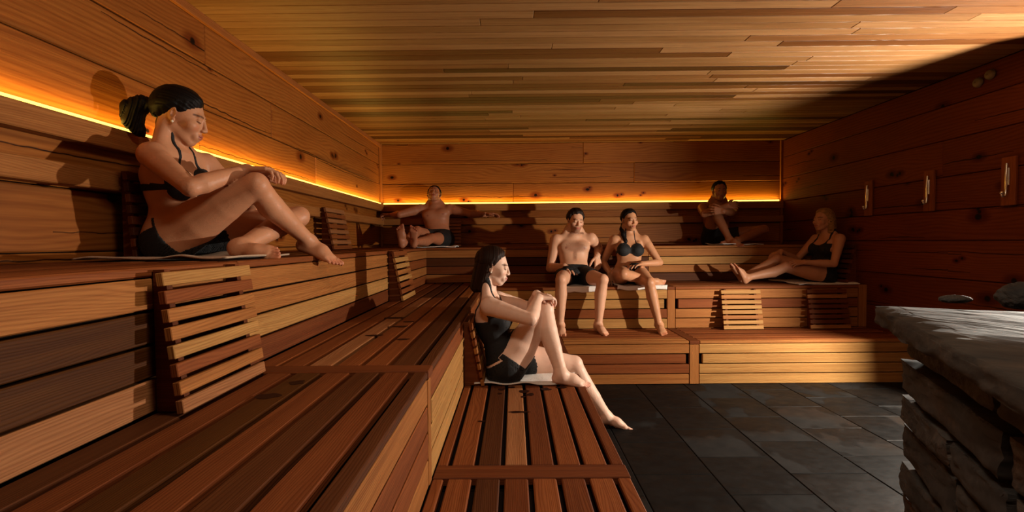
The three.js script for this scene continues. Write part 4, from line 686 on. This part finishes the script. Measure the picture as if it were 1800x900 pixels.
// the bearded man in the middle
person({ ...FAR, male: true, H: 1.76, skin: 0xd3a080, label: 'bearded man in black shorts sitting with both feet down beside the dark-haired woman', base: [0.63, M, -4.95],
  hip: [0.625, M + 0.098, -4.975], chest: [0.632, 1.255, -5.10], hipLeft: [1, 0, 0], chestLeft: [0.99, 0.03, -0.08], slouch: 0.045, beard: 0.62, chestHair: 1.3, belly: 1.05,
  head: { c: [0.652, 1.452, -5.075], f: [0.20, -0.22, 0.95], up: [0.05, 1, 0] },
  arms: { R: { wrist: [0.505, 0.985, -4.84], pole: [-0.5, -0.3, -0.9], dir: [0.62, -0.30, 0.72], palm: [0.1, -1, -0.1], curl: [0.2, 0.3, 0.2] }, L: { wrist: [0.885, 1.075, -5.12], pole: [0.25, 0.3, -1], dir: [0.02, -1, 0.25], palm: [-0.6, 0, -0.8], curl: [0.25, 0.35, 0.25] } },
  legs: { R: { ankle: [0.435, L + 0.064, -4.56], pole: [-0.15, 1, 0.8], toe: [0.0, -0.12, 1] }, L: { ankle: [0.795, L + 0.064, -4.56], pole: [0.35, 1, 0.8], toe: [0.35, -0.12, 0.95] } },
  clothes: [trunks(0.17, 0.52)], hair: shortHair(0x20120b, 0.0040, 0.013) });
// the dark-haired woman beside him
person({ ...FAR, H: 1.66, skin: 0xb8835f, eyesOpen: true, label: 'dark-haired woman in a black halter bikini sitting beside the bearded man', base: [1.2, M, -4.97],
  hip: [1.195, M + 0.098, -4.975], chest: [1.215, 1.245, -5.085], hipLeft: [0.98, 0, 0.1], chestLeft: [1, 0, 0.03], slouch: 0.03,
  head: { c: [1.212, 1.452, -5.06], f: [0.28, -0.10, 0.95], up: [-0.05, 1, 0] },
  arms: { R: { wrist: [0.995, 0.895, -4.99], pole: [-0.25, 0, -1], dir: [0.1, -0.75, 0.65], palm: [0, -0.75, -0.7], curl: [0.1, 0.15, 0.1] }, L: { wrist: [1.285, 1.003, -4.87], pole: [1, -0.1, -0.5], dir: [-0.85, -0.12, 0.5], palm: [0, -1, -0.1], curl: [0.2, 0.3, 0.2] } },
  legs: { R: { ankle: [1.36, M + 0.05, -4.82], pole: [-0.9, 0.25, 0.9], toe: [1, -0.05, -0.12], up: [0.1, 0.5, 0.9] }, L: { ankle: [1.37, L + 0.062, -4.56], pole: [-0.25, 1, 0.8], toe: [-0.08, -0.12, 1] } },
  clothes: [bikiniTop(0.006), fullBrief(0.15, 0.04)],
  hair: { color: 0x0e0806, vol: 0.008, h: 0.0045, rough: 0.003, flow: q => [q[0] * 12 + q[1] * 3, q[2] * 8], extra: c => [{ k: 0.015, prims: chain([c.hp(-0.02, -0.05, -0.085), c.hp(-0.06, -0.10, -0.05), c.hp(-0.075, -0.15, 0.0), c.hp(-0.07, -0.22, 0.04), c.hp(-0.068, -0.30, 0.055)], [0.030, 0.026, 0.022, 0.018, 0.006]) }] } });
// the person hugging one knee in the dark corner
person({ ...FAR, male: true, H: 1.74, skin: 0x9a6242, label: 'shadowed short-haired person on the top bench hugging one raised knee with crossed arms', base: [2.5, T, -5.85],
  hip: [2.50, T + 0.098, -5.93], chest: [2.51, 1.625, -5.955], hipLeft: [1, 0, 0.05], chestLeft: [1, 0, 0], slouch: 0.05, eyesOpen: true,
  head: { c: [2.505, 1.83, -5.90], f: [-0.12, -0.08, 1] },
  arms: { R: { wrist: [2.44, 1.625, -5.53], pole: [-1, -0.5, 0], dir: [0.95, 0.05, -0.1], palm: [0, -0.3, -1], curl: [0.3, 0.5, 0.3] }, L: { wrist: [2.38, 1.56, -5.50], pole: [1, -0.5, 0], dir: [-0.95, 0.1, -0.15], palm: [0, 0, -1], curl: [0.3, 0.5, 0.3] } },
  legs: { R: { ankle: [2.46, T + 0.062, -5.52], pole: [-0.2, 1, 0.5], toe: [0.25, -0.12, 1] }, L: { ankle: [2.56, T + 0.05, -5.55], pole: [1, 0.25, 0.4], toe: [-0.9, -0.05, 0.45], up: [0.3, 0.6, 0.7] } },
  clothes: [trunks(0.18, 0.4)], hair: shortHair(0x0c0806, 0.0045) });
// the blonde woman with outstretched legs
person({ ...FAR, H: 1.66, skin: 0xb98362, label: 'blonde woman in a black swimsuit with legs outstretched along the middle bench', base: [3.15, M, -5.05],
  hip: [3.165, M + 0.10, -5.05], chest: [3.27, 1.235, -5.05], hipLeft: [0.05, 0, 1], chestLeft: [0.15, 0, 1], slouch: 0.03, bust: 1.1,
  head: { c: [3.222, 1.435, -5.05], f: [-0.93, 0.02, 0.25], up: [-0.05, 1, 0] },
  arms: { L: { wrist: [2.93, 1.005, -4.87], pole: [0.2, -1, 0.5], dir: [-1, -0.1, -0.2], palm: [0.1, -0.9, -0.5], curl: [0.3, 0.4, 0.3] }, R: { wrist: [2.86, 1.11, -5.18], pole: [0.2, -1, -0.5], dir: [-0.9, -0.35, 0.1], palm: [0, -1, 0], curl: [0.2, 0.3, 0.2] } },
  legs: { L: { ankle: [2.375, M + 0.062, -4.93], pole: [-0.2, 1, 0.1], toe: [-0.45, 0.9, 0.05], up: [0.9, 0.4, 0] }, R: { ankle: [2.42, M + 0.062, -5.10], pole: [-0.2, 1, 0.0], toe: [-0.5, 0.85, -0.15], up: [0.9, 0.4, 0] } },
  clothes: [tank(-1, 0.88, 0.78, 0.007, 0.08)],
  hair: { color: 0x8f6a3c, vol: 0.013, h: 0.0045, rough: 0.012, flow: q => [q[2] * 7 + q[0] * 5 + 0.4 * Math.sin(q[1] * 70), q[1] * 9], line: q => (q[2] > 0 ? -0.012 + q[2] * 1.25 : -0.05) - q[1],
    extra: c => [{ k: 0.025, prims: [...[-1, 1].flatMap(s => [cone(c.hp(s * 0.066, 0.01, -0.03), c.hp(s * 0.072, -0.125, -0.03), 0.034, 0.030)]), cone(c.hp(0, 0, -0.075), c.hp(0, -0.13, -0.085), 0.05, 0.045), cone(c.hp(0.04, 0, -0.06), c.hp(0.045, -0.13, -0.07), 0.045, 0.04), cone(c.hp(-0.04, 0, -0.06), c.hp(-0.045, -0.13, -0.07), 0.045, 0.04)] }] } });

// ---------------------------------------------------------------- towels under them
const towelMaps = (() => { const b = tex(256, 256, (i, j) => 0.5 * noise(i / 1.6, j / 1.6, 160, 160, 3) + 0.5 * fbm(i / 32, j / 32, 8, 8, 9, 3)); b.repeat.set(1 / 0.12, 1 / 0.12); return b; })();
const towelMat = c => new THREE.MeshPhysicalMaterial({ color: c, roughness: 0.95, bumpMap: towelMaps, bumpScale: 0.003, sheen: 0.3, sheenColor: 0xffffff, sheenRoughness: 0.6, side: THREE.DoubleSide });
function towel(label, cx, y, cz, w, d, seed, color = 0xe9e2da, drop = null, turn = 0) {   // a spread towel with folds, thick edges and rumpled rims
  const nx = 60, nz = 50, th = 0.007, P = [], U = [], ix = [];
  const hgt = (u, v) => { const x = (u - 0.5) * w, z = (v - 0.5) * d, e = Math.min(u, 1 - u, v, 1 - v); return 0.002 + 0.013 * Math.pow(noise3(x * 9 + seed, z * 9, seed), 2) * (0.4 + 1.2 * (1 - smooth(0, 0.2, e))); };
  for (let s = 0; s < 2; s++) for (let j = 0; j <= nz; j++) for (let i = 0; i <= nx; i++) {
    const u = i / nx, v = j / nz, r = 0.008 * (noise3(u * 5 + seed, v * 5, 3) - 0.5); let x = (u - 0.5) * w + r * 2, z = (v - 0.5) * d + r * 2, yy = hgt(u, v) + (s === 0 ? th : 0);
    if (drop) { const over = (drop.axis === 'x' ? x - drop.at : z - drop.at); if (over > 0) { const a = clamp(over / 0.02, 0, 1) * Math.PI / 2; yy -= over * Math.sin(a) * 1.0 + 0.0; if (drop.axis === 'x') x = drop.at + 0.006 + (s === 0 ? th : 0) + over * Math.cos(a) * 0.4; else z = drop.at + 0.006 + (s === 0 ? th : 0) + over * Math.cos(a) * 0.4; } }
    P.push(x, yy, z); U.push((u - 0.5) * w, (v - 0.5) * d);
  }
  const id = (s, i, j) => s * (nx + 1) * (nz + 1) + j * (nx + 1) + i;
  for (let j = 0; j < nz; j++) for (let i = 0; i < nx; i++) { ix.push(id(0, i, j), id(0, i, j + 1), id(0, i + 1, j), id(0, i + 1, j), id(0, i, j + 1), id(0, i + 1, j + 1)); ix.push(id(1, i, j), id(1, i + 1, j), id(1, i, j + 1), id(1, i + 1, j), id(1, i + 1, j + 1), id(1, i, j + 1)); }
  for (let i = 0; i < nx; i++) for (const j of [0, nz]) { const q = [id(0, i, j), id(0, i + 1, j), id(1, i, j), id(1, i + 1, j)]; if (j) ix.push(q[0], q[2], q[1], q[1], q[2], q[3]); else ix.push(q[0], q[1], q[2], q[1], q[3], q[2]); }
  for (let j = 0; j < nz; j++) for (const i of [0, nx]) { const q = [id(0, i, j), id(0, i, j + 1), id(1, i, j), id(1, i, j + 1)]; if (i) ix.push(q[0], q[1], q[2], q[1], q[3], q[2]); else ix.push(q[0], q[2], q[1], q[1], q[2], q[3]); }
  const g = new THREE.BufferGeometry(); g.setAttribute('position', new THREE.Float32BufferAttribute(P, 3)); g.setAttribute('uv', new THREE.Float32BufferAttribute(U, 2)); g.setIndex(ix); g.computeVertexNormals();
  const m = mesh('towel', g, towelMat(color), scene, [cx, y + 0.001, cz]); m.rotation.y = turn; m.userData = { label, category: 'towel' }; return m;
}
towel('beige towel under the woman with the ponytail', -1.325, T, -2.0, 0.56, 0.50, 3, 0xb99b80);
towel('white towel under the woman in the black tank swimsuit', 0.07, L, -3.07, 0.62, 0.42, 7);
towel('white towel under the man with outstretched arms', -0.90, T, -5.72, 0.5, 0.66, 11, 0xe9e2da, { axis: 'z', at: 0.345 });
towel('white towel under the bearded man, hanging over the bench edge', 0.64, M, -4.92, 0.36, 0.52, 15, 0xf0e9e2, { axis: 'z', at: 0.205 });
towel('white towel under the dark-haired woman sitting beside the bearded man', 1.25, M, -4.93, 0.48, 0.50, 19, 0xf0e9e2, { axis: 'z', at: 0.212 });
towel('pale towel under the person hugging one knee', 2.56, T, -5.66, 0.46, 0.54, 23, 0xe9e2da);
towel('white towel under the blonde woman', 3.09, M, -5.02, 0.60, 0.56, 27, 0xe9e2da);
renderer.render(scene, camera);
